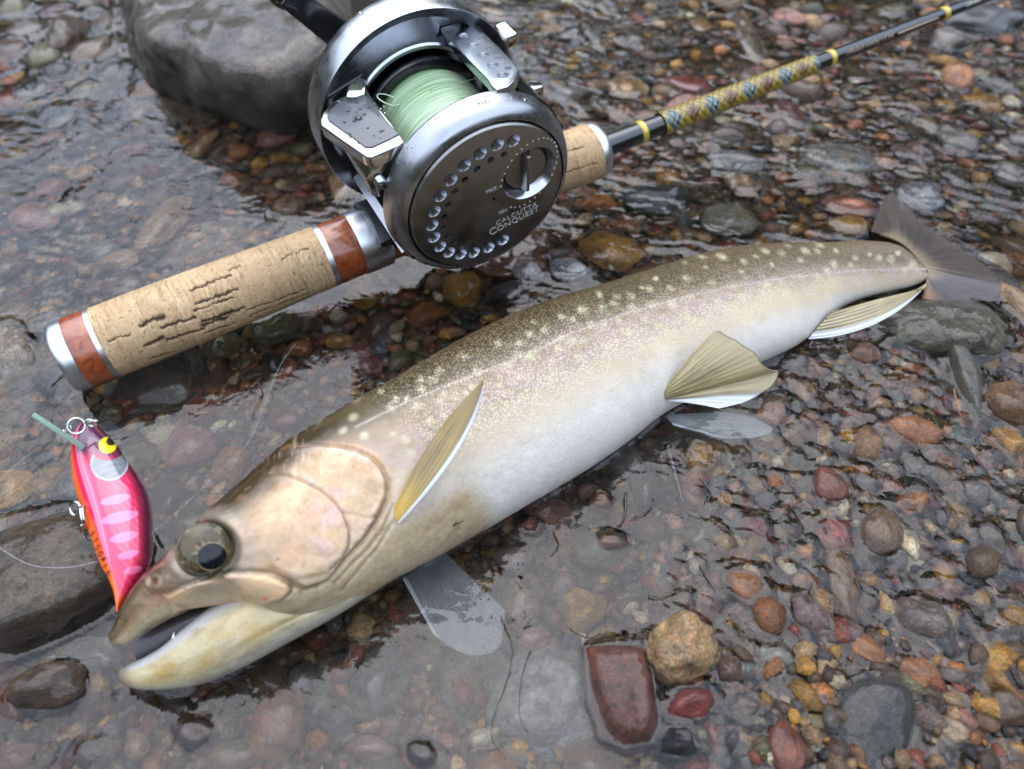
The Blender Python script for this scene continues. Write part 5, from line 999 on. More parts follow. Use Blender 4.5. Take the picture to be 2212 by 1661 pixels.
DOT = [(.45, .38), (.51, .63), (.61, .86), (.74, 1.09), (.89, 1.3), (1.08, 1.48), (1.27, 1.61), (1.48, 1.7), (1.69, 1.75), (1.9, 1.76), (2.1, 1.72), (2.26, 1.64), (2.41, 1.51), (2.53, 1.35), (2.61, 1.16), (2.65, .94), (2.66, .71), (2.63, .47), (2.57, .24), (2.47, -.01), (2.33, -.23), (2.17, -.44), (1.99, -.61), (1.79, -.73), (1.59, -.82), (1.38, -.87), (1.18, -.87), (.98, -.82), (.82, -.74)]
V, Fc = lathe([(-.02, 0), (-.02, .036), (0., .036), (.001, 0)], RC, RN, 12); d0 = put('dial_mark', V, Fc, M_mark, reel, smooth=False)
d0.location = Vector(rl([DOT[0][0], DOT[0][1], +.004])[0] - RC) * S; d0.scale = (1.5, 1.5, 1.0)
for i, (a, b) in enumerate(DOT[1:]):
    d = d0.copy(); COL.objects.link(d); d.parent = reel; d.location = Vector(rl([a, b, +.004])[0] - RC) * S; k = 1.4 if i in (13, 27) else 1.; d.scale = (k, k, 1)
def on_plate(a, b, rot=.085):
    cr_, sr_ = math.cos(rot), math.sin(rot)
    return lambda V: rl(np.stack([a + V[:, 0] * cr_ - V[:, 1] * sr_, b + V[:, 0] * sr_ + V[:, 1] * cr_, V[:, 2] + .003], 1))
text_mesh('MAX.', .235, M_mark, 'lettering', reel, on_plate(-.12, .31, .02), width=.84)
text_mesh('MIN.', .22, M_mark, 'lettering', reel, on_plate(.33, -.86, .02), width=.84)
text_mesh('CALCUTTA', .29, M_mark, 'lettering', reel, on_plate(.22, -1.33, .11), spacing=1.12, width=1.04)
text_mesh('C', .46, M_mark, 'lettering', reel, on_plate(-.06, -1.70, .13))
text_mesh('ONQUEST', .33, M_mark, 'lettering', reel, on_plate(.26, -1.64, .13), spacing=1.08, width=1.06)
# bridge between the frames with its holes
def T3(V): return rl(V)
def zl(L): return [(621 + .35775 * x, .35775 * y) for x, y in L]
def ql(L): return [(621 + .26005 * x, .26005 * y) for x, y in L]
def plane_pts(L, P0, nrm):
    out = []
    for u, v in L:
        d = ray(u, v); out.append(EYE + d * (((P0 - EYE) @ nrm) / (d @ nrm)))
    return np.array(out)
def plane3(a, b, c):
    A_, B_, C_ = rl(a)[0], rl(b)[0], rl(c)[0]; n_ = unit(np.cross(B_ - A_, C_ - A_)); return A_, n_ * np.sign(n_ @ (EYE - A_))
def prism(name, W, nrm, up_, down, mat, bev=.05, seg=3, parent=None):
    bm = bmesh.new(); c = W.mean(0); top = [bm.verts.new(tuple(w + nrm * up_ - RC)) for w in W]; bot = [bm.verts.new(tuple(w - nrm * down - RC)) for w in W]
    ft = bm.faces.new(top); bm.faces.new(bot[::-1]); k = len(W)
    for i in range(k): bm.faces.new([top[i], bot[i], bot[(i + 1) % k], top[(i + 1) % k]])
    bmesh.ops.recalc_face_normals(bm, faces=bm.faces)
    es = [e for e in ft.edges]
    if bev: bmesh.ops.bevel(bm, geom=es, offset=bev, segments=seg, affect='EDGES', profile=.5)
    bm.verts.index_update(); V = np.array([v.co[:] for v in bm.verts]) + RC; Fl = [[v.index for v in f.verts] for f in bm.faces]; bm.free()
    return put(name, V, Fl, mat, parent, loc=RC)
BP, BN = plane3((.95, 3.42, -1.05), (1.85, 3.38, -1.05), (1.42, 2.68, -5.2))
bw = plane_pts(zl([(925, 165), (960, 205), (1000, 262), (1110, 380), (1205, 478), (1232, 520), (1262, 540), (1330, 520), (1380, 472), (1397, 420), (1370, 375), (1290, 295), (1180, 185), (1080, 120)]), BP, BN)
br = prism('frame_bridge', bw, BN, .0, .3, M_mill, .06)
bmc = bmesh.new()
for L, rr_ in ((zl([(1067, 212), (1125, 274), (1185, 331), (1240, 393), (1300, 453)]), .19), (zl([(1161, 232), (1215, 291), (1272, 350), (1332, 411)]), .12)):
    for w_ in plane_pts(L, BP, BN):
        V, Fc = lathe([(-.2, 0), (-.2, rr_ * .7), (-.08, rr_ * .78), (.005, rr_), (.05, rr_ * 1.2), (.05, 0)], w_ - RC, BN, 24); V *= S
        vs = [bmc.verts.new(p) for p in V]
        for g in Fc:
            try: bmc.faces.new([vs[i] for i in g])
            except ValueError: pass
bmesh.ops.remove_doubles(bmc, verts=bmc.verts, dist=1e-7); bmesh.ops.recalc_face_normals(bmc, faces=bmc.faces)
me = bpy.data.meshes.new('cut'); bmc.to_mesh(me); bmc.free(); me.materials.append(M_steel); co = bpy.data.objects.new('cut', me); COL.objects.link(co); co.location = Vector(RC) * S
boolean(br, co); [setattr(p, 'use_smooth', True) for p in br.data.polygons]; autosmooth(br, 28); br.parent = reel; br.location = (0, 0, 0)
# lower frame strip, rear strip, level wind housing
def arc_strip(name, R0, R1, a0, a1, t0, t1, mat, n=40):
    th = np.linspace(math.radians(a0), math.radians(a1), n)
    V = []; 
    for R_, t_1 in ((R0, t0), (R1, t0), (R1, t1), (R0, t1)):
        V.append(rl(np.stack([np.sin(th) * R_, np.cos(th) * R_, np.full(n, t_1)], 1)))
    V = np.stack(V, 1).reshape(-1, 3); Fc = gridF(n, 4, True); Fl = [tuple(f) for f in Fc] + [(3, 2, 1, 0), (4 * n - 4, 4 * n - 3, 4 * n - 2, 4 * n - 1)]
    return autosmooth(put(name, V, Fl, mat, reel), 30)
arc_strip('frame_floor', 3.3, 3.62, 118, 238, -5.5, -1.0, M_palm)
arc_strip('frame_front', 3.25, 3.52, 44, 74, -5.5, -1.0, M_gloss)
v, f = tube([rl([-3.3, 1.35, t_])[0] for t_ in (-5.6, -1.0)], .2, 16); put('frame_pillar', v, f, M_mill, reel)
v, f = tube([rl([3.3, .9, t_])[0] for t_ in (-5.6, -1.0)], .2, 16); put('worm_shaft', v, f, M_gloss, reel)
bm = hull_bm([(2.7, -.2, -5.4), (2.7, -.2, -1), (3.5, -.3, -5.4), (3.5, -.3, -1), (3.4, -1.9, -5.4), (3.4, -1.9, -1), (2.6, -2.2, -5.4), (2.6, -2.2, -1)], .12); bm_out('front_cover', bm, M_palm, reel, T=T3)
bm = hull_bm([(3.0, .5, -3.6), (3.0, .5, -2.9), (3.0, 1.3, -3.6), (3.0, 1.3, -2.9), (3.9, .4, -3.5), (3.9, .4, -3.0), (3.9, 1.2, -3.5), (3.9, 1.2, -3.0)], .1); bm_out('line_guide', bm, M_chrome, reel, T=T3)
# thumb bar : chrome body with a grey pad
TP, TN = plane3((-2.2, 2.48, -1.6), (-3.5, 2.38, -1.6), (-2.15, 2.25, -4.7))
tw = plane_pts(ql([(655, 745), (740, 850), (850, 990), (965, 1148), (960, 1180), (880, 1220), (700, 1300), (655, 1300), (610, 1275), (440, 1160), (275, 1045), (262, 1000), (285, 940), (340, 870), (420, 815), (490, 785), (560, 755)]), TP, TN)
o_ = prism('clutch_bar', tw, TN, .0, .42, M_chrome, .09, 4, reel); autosmooth(o_, 50); o_.location = (0, 0, 0)
pw_ = plane_pts(ql([(640, 772), (730, 880), (830, 1010), (930, 1120), (850, 1165), (700, 1232), (640, 1228), (560, 1165), (440, 1080), (345, 1010), (332, 975), (350, 925), (410, 870), (500, 822), (580, 792)]), TP, TN)
o_ = prism('thumb_pad', pw_, TN, .045, .1, M_pad, .04, 3, reel); autosmooth(o_, 50); o_.location = (0, 0, 0)
ta = plane_pts(ql([(500, 690), (600, 640), (640, 648), (655, 690), (640, 770), (560, 800), (480, 800)]), TP + TN * .22, TN)
o_ = prism('bar_tab', ta, TN, .0, .5, M_chrome, .1, 4, reel); autosmooth(o_, 50); o_.location = (0, 0, 0)
bm = hull_bm([(-3.3, 2.2, -1.25), (-2.45, 2.1, -1.25), (-3.72, 1.6, -1.25), (-3.62, .75, -1.25), (-3.3, .65, -1.25), (-3.0, 1.2, -1.25), (-3.4, 1.5, -4.75), (-2.4, 1.9, -4.75), (-3.66, 1.2, -4.75), (-3.5, .7, -4.75), (-3.2, .8, -4.75)], .07, 3); bm_out('bar_skirt', bm, M_chrome, reel, T=T3)
bm = hull_bm([(-1.9, 2.3, -5.35), (-3.4, 1.9, -5.35), (-3.6, .4, -5.35), (-2.6, 1.2, -5.35), (-1.9, 2.3, -5.9), (-3.4, 1.9, -5.9), (-3.6, .4, -5.9), (-2.6, 1.2, -5.9)], .1); bm_out('bar_slot', bm, M_gloss, reel, T=T3)
# foot
bm = hull_bm([(-4.6, -4.0, -3.3), (-4.6, -4.0, -5.9), (-4.6, -3.85, -3.4), (-4.6, -3.85, -5.8), (4.2, -4.1, -3.4), (4.2, -4.1, -5.8), (4.2, -3.95, -3.4), (4.2, -3.95, -5.8), (1.8, -3.4, -3.2), (-1.8, -3.4, -3.2), (1.8, -3.4, -5.9), (-1.8, -3.4, -5.9)], .05)
bm_out('reel_foot', bm, M_dark, reel, T=T3)
hq = RA + RR * 13.4 + RU * 1.27; hw = plane_pts([(762, 440), (800, 425), (850, 452), (880, 500), (862, 506), (822, 526), (806, 486), (790, 458)], hq, RU)
o_ = prism('foot_hood', hw, RU, .0, .25, M_dark, .03, 2, reel); autosmooth(o_, 40); o_.location = (0, 0, 0)
# handle on the far side : star drag, arm, two knobs
V, Fc = lathe([(-7.0, 1.2), (-7.3, 1.15), (-7.5, .9), (-8.1, .8), (-8.4, .6), (-8.45, 0)], RC, RN, 60); autosmooth(put('handle_boss', V, flip(Fc), M_gloss, reel), 35)
hd = unit(np.array([-.62, .78, 0])); hp = np.array([-hd[1], hd[0], 0])
bm = hull_bm([tuple(np.array([0, 0, z_]) + hd * a + hp * b) for z_ in (-8.3, -8.05) for a, b in ((-5.2, -.4), (-5.2, .4), (0, -.7), (0, .7), (5.2, -.4), (5.2, .4))], .08); arm = bm_out('handle_arm', bm, M_gloss, reel, T=T3)
for sg in (1, -1):
    V, Fc = lathe([(0, 0), (-.05, .5), (-.4, .62), (-1.2, .7), (-1.9, .62), (-2.2, .3), (-2.22, 0)], rl(hd * 5 * sg + np.array([0, 0, -8.3]))[0], RN, 40); put('handle_knob', V, flip(Fc), M_gloss, reel)
for k in range(5):
    a = math.radians(72 * k + 20); d = np.array([math.cos(a), math.sin(a), 0]); p_ = np.array([-d[1], d[0], 0])
    bm = hull_bm([tuple(np.array([0, 0, z_]) + d * r_ + p_ * w_) for z_ in (-7.55, -7.25) for r_, w_ in ((.8, -.35), (.8, .35), (3.0, -.28), (3.0, .28))] , .06); bm_out('star_drag_arm', bm, M_chrome, reel, T=T3)
bm = hull_bm([(3.75, 1.1, -5.6), (4.35, 1.1, -5.6), (3.75, 1.7, -5.6), (4.3, 1.75, -5.6), (3.75, 1.1, -6.6), (4.35, 1.1, -6.6), (3.75, 1.7, -6.6), (4.3, 1.75, -6.6)], .15, 4); bm_out('cast_knob', bm, M_chrome, reel, T=T3)

# water drops standing on the reel and the pad
M_drop, t_, b_ = nt('water_drop'); b_.inputs['Transmission Weight'].default_value = 1; b_.inputs['Roughness'].default_value = 0; b_.inputs['IOR'].default_value = 1.33
def drops(name, L, nrmf, parent):
    bm = bmesh.new(); bmesh.ops.create_icosphere(bm, subdivisions=2, radius=1.); bv = np.array([v.co[:] for v in bm.verts]); bf = np.array([[v.index for v in f.verts] for f in bm.faces]); bm.free()
    AV, AF, c = [], [], 0; r = random.Random(4)
    for w_, rad in L:
        nn_ = nrmf(w_); e1 = unit(np.cross(nn_, [.3, .2, .9])); e2 = np.cross(nn_, e1); sx = rad * r.uniform(.8, 1.5); sy = rad * r.uniform(.7, 1.1)
        AV.append(w_ + bv[:, :1] * sx * e1 + bv[:, 1:2] * sy * e2 + bv[:, 2:] * rad * .45 * nn_); AF.append(bf + c); c += len(bv)
    props(put(name, np.concatenate(AV), np.concatenate(AF), M_drop, parent), kind='stuff')
r_ = random.Random(2); L = []
for i in range(85):
    t_0 = r_.choice([r_.uniform(-6.8, -5.45), r_.uniform(-.95, -.55)]); R_ = 3.95 if t_0 < -3 else 3.44; a_0 = r_.gauss(-.1, .9); L.append((rl([R_ * math.sin(a_0), R_ * math.cos(a_0), t_0])[0], .018 + .05 * r_.random() ** 2.5))
drops('water_drops', L, lambda w_: unit((w_ - RC) - RN * ((w_ - RC) @ RN)), reel)
L = [(w_ + TN * .05, .02 + .05 * r_.random() ** 2) for w_ in plane_pts(ql([(r_.uniform(420, 820), r_.uniform(850, 1180)) for i in range(34)]), TP, TN)]
L = [q_ for q_ in L if True]; L += [(w_ + TN * .045, s_) for w_, s_ in zip(plane_pts(ql([(595, 990), (560, 1010), (640, 960), (575, 865), (515, 925), (605, 915)]), TP, TN), (.12, .09, .07, .05, .05, .05))]
drops('water_drops', L, lambda w_: TN, reel)
# ================================================================== the water (built after the fish so it can cling to it)
def build_water():
    xs = axis_grid(-30, 30, .1, 5000); ys = axis_grid(4.5, 56, .1, 5000)
    X, Y = np.meshgrid(xs, ys, indexing='ij'); H = np.zeros(X.shape); near = 1 - sstep(45, 75, np.hypot(X, Y - 25))
    r = np.random.default_rng(9)
    wx = X + .9 * (fbm(X * .22, Y * .22, 71) - .5) * 4; wy = Y + .9 * (fbm(X * .22, Y * .22, 72) - .5) * 4
    calm = .35 + .65 * sstep(22, 40, Y) * sstep(-6, 8, X)
    for i in range(34):
        lam = r.uniform(1.4, 7.0); a = r.normal(.5, .75); ph = r.uniform(0, 6.28); k = 2 * math.pi / lam
        H += .0027 * lam ** 1.1 * np.sin(k * (wx * math.cos(a) + wy * math.sin(a)) + ph)
    H *= calm
    rip = np.zeros(X.shape)
    for i in range(16):
        lam = r.uniform(.6, 1.3); a = r.normal(.9, .5); k = 2 * math.pi / lam; rip += np.sin(k * (wx * math.cos(a) + wy * math.sin(a)) + r.uniform(0, 6.28))
    H += .0034 * rip * sstep(20, 34, Y) * sstep(-8, 6, X) * (.4 + .9 * fbm(X * .3, Y * .3, 73))
    H += .0023 * rip * sstep(.36, .7, fbm(X * .25, Y * .25, 74))
    H *= near
    i0 = lambda v: np.searchsorted(xs, v); j0 = lambda v: np.searchsorted(ys, v)
    for n_, (a, b, zc, rx, ry, rz, ro) in enumerate(STONES):
        top = zc + rz
        if top < -.55: continue
        R = max(rx, ry) + 2.0; ia, ib, ja, jb = i0(a - R), i0(a + R), j0(b - R), j0(b + R)
        if ib - ia < 3 or jb - ja < 3: continue
        x = X[ia:ib, ja:jb] - a; y = Y[ia:ib, ja:jb] - b; cx_ = x * math.cos(ro) + y * math.sin(ro); cy_ = -x * math.sin(ro) + y * math.cos(ro)
        q = np.hypot(cx_ / rx, cy_ / ry); an = np.arctan2(cy_, cx_); q = q * (1 + .07 * np.sin(an * 3 + n_) + .05 * np.sin(an * 5 + 2 * n_))
        mr_ = (rx + ry) / 2
        if top > .04:       # stands out : the water climbs its flank
            wl = math.sqrt(max(.02, 1 - min(1, (zc / rz) ** 2))) ; wl = max(.25, min(wl, .97)); d = (q - wl) * mr_
            m_ = .13 * np.exp(-np.clip(d, 0, None) / .16) * (d > -.25) + .13 * (d <= -.25)
            m_ += .026 * np.cos(2 * math.pi * d / (.20 + .05 * (n_ % 3))) * np.exp(-np.abs(d) / .42) * (.6 + .5 * np.sin(an * 2 + n_))
            H[ia:ib, ja:jb] += m_
        else:               # barely drowned : the surface humps and rings over it
            d = q * mr_; st = sstep(-.55, -.05, top)
            H[ia:ib, ja:jb] += st * (.040 * np.exp(-1.2 * q ** 2) + .022 * np.cos(2 * math.pi * (d - mr_) / .24) * np.exp(-np.abs(d - mr_) / .35) * (.5 + .5 * np.sin(an * 2 + n_)))
    # the larger gravel near the surface dimples it too
    ok = np.where((GVZ > -.42) & (GVR > .17) & (np.abs(GVX) < 26) & (GVY < 44))[0]
    for k_ in ok[np.argsort(-GVR[ok])][:2600]:
        a, b, R0 = GVX[k_], GVY[k_], GVR[k_]; R = R0 * 2 + .3; ia, ib, ja, jb = i0(a - R), i0(a + R), j0(b - R), j0(b + R); x = X[ia:ib, ja:jb] - a; y = Y[ia:ib, ja:jb] - b; d = np.hypot(x, y)
        H[ia:ib, ja:jb] += .030 * np.exp(-(d / R0) ** 4) + .010 * np.cos(2 * math.pi * (d - R0) / .22) * np.exp(-np.abs(d - R0) / .2)
    # little eddies curling in the slack water
    re_ = np.random.default_rng(33)
    for k_ in range(70):
        u_, v_ = (re_.uniform(0, 640), re_.uniform(200, 1640)) if k_ % 2 else (re_.uniform(500, 2200), re_.uniform(1050, 1650)); p_ = G(u_, v_); a, b = p_[0], p_[1]; R = 1.9
        ia, ib, ja, jb = i0(a - R), i0(a + R), j0(b - R), j0(b + R); x = X[ia:ib, ja:jb] - a; y = Y[ia:ib, ja:jb] - b; el_ = re_.uniform(.5, 1.0); ro = re_.uniform(0, 3.1); q1 = x * math.cos(ro) + y * math.sin(ro); q2 = (-x * math.sin(ro) + y * math.cos(ro)) / el_
        d = np.hypot(q1, q2) + .25 * (fbm(x * 1.6 + k_, y * 1.6, 95) - .5); an = np.arctan2(q2, q1); w_ = re_.uniform(.3, .75)
        H[ia:ib, ja:jb] += re_.uniform(.009, .018) * np.cos(2 * math.pi * d / re_.uniform(.2, .34) + an * (k_ % 3 - 1)) * np.exp(-((d - w_) / .28) ** 2) * (.45 + .55 * np.sin(an + k_)) - .006 * np.exp(-(d / .25) ** 2)
    # round the big rocks : distance to their outline at the water
    for n_, O in enumerate(ROCKS):
        lo, hi = O.min(0) - 1.6, O.max(0) + 1.6; ia, ib, ja, jb = i0(lo[0]), i0(hi[0]), j0(lo[1]), j0(hi[1]); x, y = X[ia:ib, ja:jb], Y[ia:ib, ja:jb]
        if x.size == 0: continue
        d = -poly_sd(x, y, O) + .18 * (fbm(x * 1.5, y * 1.5, 90 + n_) - .5)
        H[ia:ib, ja:jb] += .15 * np.exp(-np.clip(d, 0, None) / .2) + .011 * np.cos(2 * math.pi * d / .27) * np.exp(-np.abs(d) / .5) * (d > -.3)
    # cling to the fish and the rod butt
    def blur_mask(pts, sig, rad):
        m = np.zeros((len(np.arange(-30, 30.01, .1)), len(np.arange(4.5, 56.01, .1))))
        gx = np.round((pts[:, 0] + 30) / .1).astype(int); gy = np.round((pts[:, 1] - 4.5) / .1).astype(int)
        ok = (gx >= 0) & (gx < m.shape[0]) & (gy >= 0) & (gy < m.shape[1]); m[gx[ok], gy[ok]] = 1
        k = int(rad / .1); t = np.arange(-k, k + 1) * .1; g = np.exp(-.5 * (t / sig) ** 2)
        m = np.apply_along_axis(lambda v: np.convolve(v, g, 'same'), 0, m); m = np.apply_along_axis(lambda v: np.convolve(v, g, 'same'), 1, m)
        return m / (g.sum() * 1.2)
    P = BI['P'].reshape(-1, 3); J = JI['P'].reshape(-1, 3); P = np.concatenate([P, J]); P = P[np.abs(P[:, 2]) < .06]
    m = np.clip(blur_mask(P, .16, .9), 0, 1.2) * .11 + np.clip(blur_mask(P, .5, 2), 0, 1) * .03
    m5 = np.clip(blur_mask(P, .5, 2), 1e-4, 1); df = .5 * np.sqrt(-2 * np.log(m5)); gxx, gyy = np.meshgrid(np.arange(m.shape[0]) * .1, np.arange(m.shape[1]) * .1, indexing='ij'); m = m + .014 * np.cos(2 * math.pi * (df + .25 * fbm(gxx * .8, gyy * .8, 97)) / .3) * m5 ** .45 * (m5 > 2e-4) * (.4 + .9 * fbm(gxx * .5, gyy * .5, 98))
    ia, ja = np.searchsorted(xs, -30 - 1e-6), np.searchsorted(ys, 4.5 - 1e-6); H[ia:ia + m.shape[0], ja:ja + m.shape[1]] += m[:, :]
    rb = RA - RR * .1; d = np.hypot(X - rb[0], Y - rb[1] + .4); H += .10 * np.exp(-(np.clip(d - .8, 0, None) / .3)) * near
    mw, t, b = nt('stream_water'); b.inputs['Base Color'].default_value = (.93, .95, .94, 1); b.inputs['Transmission Weight'].default_value = 1; b.inputs['Roughness'].default_value = .0; b.inputs['IOR'].default_value = 1.40
    tc = N(t, 'ShaderNodeTexCoord'); mp = N(t, 'ShaderNodeMapping'); mp.inputs['Scale'].default_value = (100, 100, 100); LK(t, tc.outputs['Object'], mp.inputs[0])
    n1 = N(t, 'ShaderNodeTexNoise', i_Scale=.9, i_Detail=3.0, i_Distortion=1.6); LK(t, mp.outputs[0], n1.inputs['Vector'])
    bp = N(t, 'ShaderNodeBump', i_Strength=.25, i_Distance=.0012); LK(t, n1.outputs[0], bp.inputs['Height']); LK(t, bp.outputs[0], b.inputs['Normal'])
    o = put('water', np.stack([X, Y, H], -1).reshape(-1, 3), flip(gridF(len(xs), len(ys))), mw); props(o, kind='structure')
    return xs, ys, H
WX, WY, WH = build_water()
# ------------------------------------------------ the wooded banks round the stream
M_leaf = plain('far_foliage', (.045, .06, .028), .8, var=.5, bscale=.8)
def banks():
    V, Fc = stone_shape(77, 2, amp=.35); AV, AF, c = [], [], 0; r = np.random.default_rng(21)
    for i in range(420):
        a = r.uniform(0, 2 * math.pi); az = math.degrees(a); dist = r.uniform(1900, 2600); tall = 1.0
        if 44 < az < 86: tall = 2.3
        h = r.uniform(120, 760) * tall; s = r.uniform(130, 260)
        P = V * np.array([s, s, s * r.uniform(.9, 1.5)]) + np.array([math.cos(a) * dist, math.sin(a) * dist, h]); AV.append(P); AF.append(Fc + c); c += len(V)
    for i in range(260):
        a = r.uniform(0, 2 * math.pi); dist = r.uniform(1900, 2300); s = r.uniform(150, 240); P = V * np.array([s, s, s * .9]) + np.array([math.cos(a) * dist, math.sin(a) * dist, r.uniform(0, 160)]); AV.append(P); AF.append(Fc + c); c += len(V)
    o = put('woodland', np.concatenate(AV), np.concatenate(AF), M_leaf); props(o, 'dark woodland on the banks round the stream, seen only mirrored in the water', 'woodland', kind='stuff')
banks()
# ================================================================== the lure
M_lure = painted('lure_lacquer', .22, 1., .5, coat_rough=.04, grain=.0)
lure = thing('fishing_lure', 'bright pink minnow lure with orange belly, yellow eye and pale bars beside the snout', 'lure', G(250, 1120, 1.3))
LU = [(200, 910, 186, 914, 2.75, .10), (208, 916, 181, 921, 2.7, .28), (222, 930, 166, 944, 2.6, .42), (246, 954, 160, 976, 2.5, .56), (272, 989, 161, 1012, 2.4, .66), (298, 1026, 165, 1046, 2.3, .74), (316, 1062, 172, 1076, 2.2, .78), (325, 1103, 182, 1108, 2.1, .78),
      (327, 1150, 195, 1150, 2.0, .74), (324, 1200, 210, 1196, 1.9, .66), (313, 1228, 224, 1230, 1.85, .56), (296, 1256, 236, 1252, 1.8, .44), (276, 1286, 245, 1278, 1.75, .3), (262, 1306, 250, 1302, 1.7, .18), (254, 1324, 251, 1322, 1.7, .06)]
def lure_paint(I):
    S_, H_, A_, B_ = I['S'], I['H'], I['A'], I['B']; u = S_ / I['s'][-1]; lerp = lambda c, d, w: c + (np.array(d) - c) * np.clip(w, 0, 1)[..., None]; pk = lambda a, b: I['pick'](a, b)[0]
    def ax2(u_, v_): rd = unit(ray(u_, v_)); e1 = unit(RT - rd * (RT @ rd)); return e1, unit(UP - rd * (UP @ rd) - e1 * (UP @ e1))
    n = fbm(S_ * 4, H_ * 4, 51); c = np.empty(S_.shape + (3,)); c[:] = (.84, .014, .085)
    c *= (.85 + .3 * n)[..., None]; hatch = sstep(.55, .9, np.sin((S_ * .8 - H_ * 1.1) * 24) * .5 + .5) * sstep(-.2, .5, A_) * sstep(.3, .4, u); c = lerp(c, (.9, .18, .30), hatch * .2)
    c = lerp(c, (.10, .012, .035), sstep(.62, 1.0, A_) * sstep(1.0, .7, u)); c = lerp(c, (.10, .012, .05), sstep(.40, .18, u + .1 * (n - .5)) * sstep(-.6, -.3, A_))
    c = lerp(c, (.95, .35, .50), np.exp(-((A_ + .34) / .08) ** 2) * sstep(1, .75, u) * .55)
    c = lerp(c, (.95, .13, .01), sstep(0, -.1, A_ - np.interp(u, [0, .5, .8, .93, 1], [-.55, -.60, -.42, .0, 1.1]) + .04 * (n - .5))); c = lerp(c, (.95, .13, .01), sstep(.90, .97, u))
    for a, b, rx, ry in ((250, 1079, 29, 9.5), (259, 1117, 35, 11.5), (268, 1160, 28, 10), (278, 1198, 21, 8.5), (288, 1231, 17, 8)):
        P0 = I['pick'](a, b)[1]; zz = np.linalg.norm(P0 - EYE) / F * .93; x1, x2 = ax2(a, b); da = (I['P'] - P0) @ x1 / zz; db = (I['P'] - P0) @ x2 / zz; e_ = .26; xa = da * math.cos(e_) + db * math.sin(e_); xb = -da * math.sin(e_) + db * math.cos(e_)
        q = np.hypot(xa / rx, xb / ry) + .12 * (n - .5); c = lerp(c, (.80, .14, .28), (1 - sstep(.9, 1.06, q)) * (B_ > -.6))
    def dist(u_, v_): P0 = RZ(u_, v_, (I['pick'](u_, v_)[1] - EYE) @ FW); zz = np.linalg.norm(P0 - EYE) / F * .93; x1, x2 = ax2(u_, v_); return np.hypot((I['P'] - P0) @ x1, (I['P'] - P0) @ x2) / zz
    f = B_ > -.6; r = dist(237, 1000); re = dist(233, 961); cut_ = dist(232, 955)
    sil = (r < 34) & (cut_ > 37) & f; c[sil] = (np.array([.17, .185, .20]) * (.55 + .8 * fbm(S_ * 9 + H_ * 4, H_ * 3, 55))[..., None])[sil]
    c[(np.abs(r - 34) < 1.6) & (cut_ > 35) & f] = (.40, .42, .44); c[(re < 17) & f] = (.88, .68, .01); c[(dist(240, 953) < 9) & (re < 17) & f] = (.006, .006, .006)
    return np.clip(c, 0, 1), None
def lure_disp(I): return .02 * np.exp(-((I['A'] + .40) / .03) ** 2) * -1 + .008 * (fbm(I['S'] * 3, I['H'] * 3, 52) - .5)
LU = [(a, b, c, d, 2.72 - ((b + d) / 2 - 913) * .0025, w) for a, b, c, d, z, w in LU]
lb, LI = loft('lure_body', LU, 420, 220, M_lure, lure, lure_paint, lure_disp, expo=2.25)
def lp(u, v, o=0.): k = LI['pick'](u, v)[2]; P_ = LI['P'].reshape(-1, 3)[k]; return RZ(u, v, (P_ - EYE) @ FW - o)
# diving lip
zt = (lp(181, 967) - EYE) @ FW
a = RZ(182, 968, zt - .05); b = RZ(71, 895, zt - 1.1); d = b - a; w_ = unit(np.cross(d, ray(120, 930))) * .08; dn = unit(ray(120, 930))
M_lip, t_, b_ = nt('lip_plastic'); b_.inputs['Base Color'].default_value = (.42, .62, .48, 1); b_.inputs['Transmission Weight'].default_value = .45; b_.inputs['Roughness'].default_value = .15; b_.inputs['IOR'].default_value = 1.4
bm = hull_bm([tuple(p - a) for p in [a - w_, a + w_, a - w_ + dn * .9, a + w_ + dn * .9, b - w_ * .9, b + w_ * .9, b - w_ * .9 + dn * .5, b + w_ * .9 + dn * .5]], .02, 2); bm_out('diving_lip', bm, M_lip, lure, T=lambda V: V + a)
def ring(name, c, nrm, R_, r_, mat, par, turns=1):
    e1 = unit(np.cross(nrm, [.2, .3, .9])); e2 = np.cross(nrm, e1); n_ = int(40 * turns); t = np.linspace(0, 2 * math.pi * turns, n_, endpoint=turns != 1)
    P = c + R_ * (np.cos(t)[:, None] * e1 + np.sin(t)[:, None] * e2) + (t[:, None] / (2 * math.pi) * r_ * 1.9 * nrm if turns != 1 else 0); v, f = tube(P, r_, 8, turns == 1); return put(name, v, f, mat, par)
ring('nose_ring', RZ(165, 920, zt - .1), unit(EYE - a + UP * .5), .23, .036, M_chrome, lure)
ring('eyelet', RZ(196, 914, zt), unit(FW + UP), .14, .04, M_chrome, lure)
v, f = tube([RZ(186, 912, zt - .05), RZ(212, 909, zt - .02)], [.06, .05], 10); put('nose_screw', v, f, M_chrome, lure)
zb = (lp(184, 1110) - EYE) @ FW
ring('belly_ring', RZ(163, 1099, zb), unit(FW * .9 + RT * .3), .19, .045, M_chrome, lure)
ring('split_ring', RZ(178, 1117, zb - .08), unit(RT * .95 + FW * .25 + UP * .2), .32, .032, M_chrome, lure, 2.0)
# hook lying under the belly towards the stone
hk = [RZ(180, 1130, zb + .25), RZ(183, 1150, zb + .6), RZ(190, 1165, zb + .8), RZ(203, 1168, zb + .9), RZ(210, 1155, zb + .85)]
v, f = tube(spline(hk, 30), .03, 8); put('hook', v, f, M_chrome, lure)
# swivel and snap on the nose
for (u, v_), r_ in zip([(150, 925), (143, 929), (136, 932), (128, 935)], (.09, .06, .05, .04)): ring('snap_loop', RZ(u, v_, zt - .05), unit(FW + RT * .6), r_, .02, M_chrome, lure)
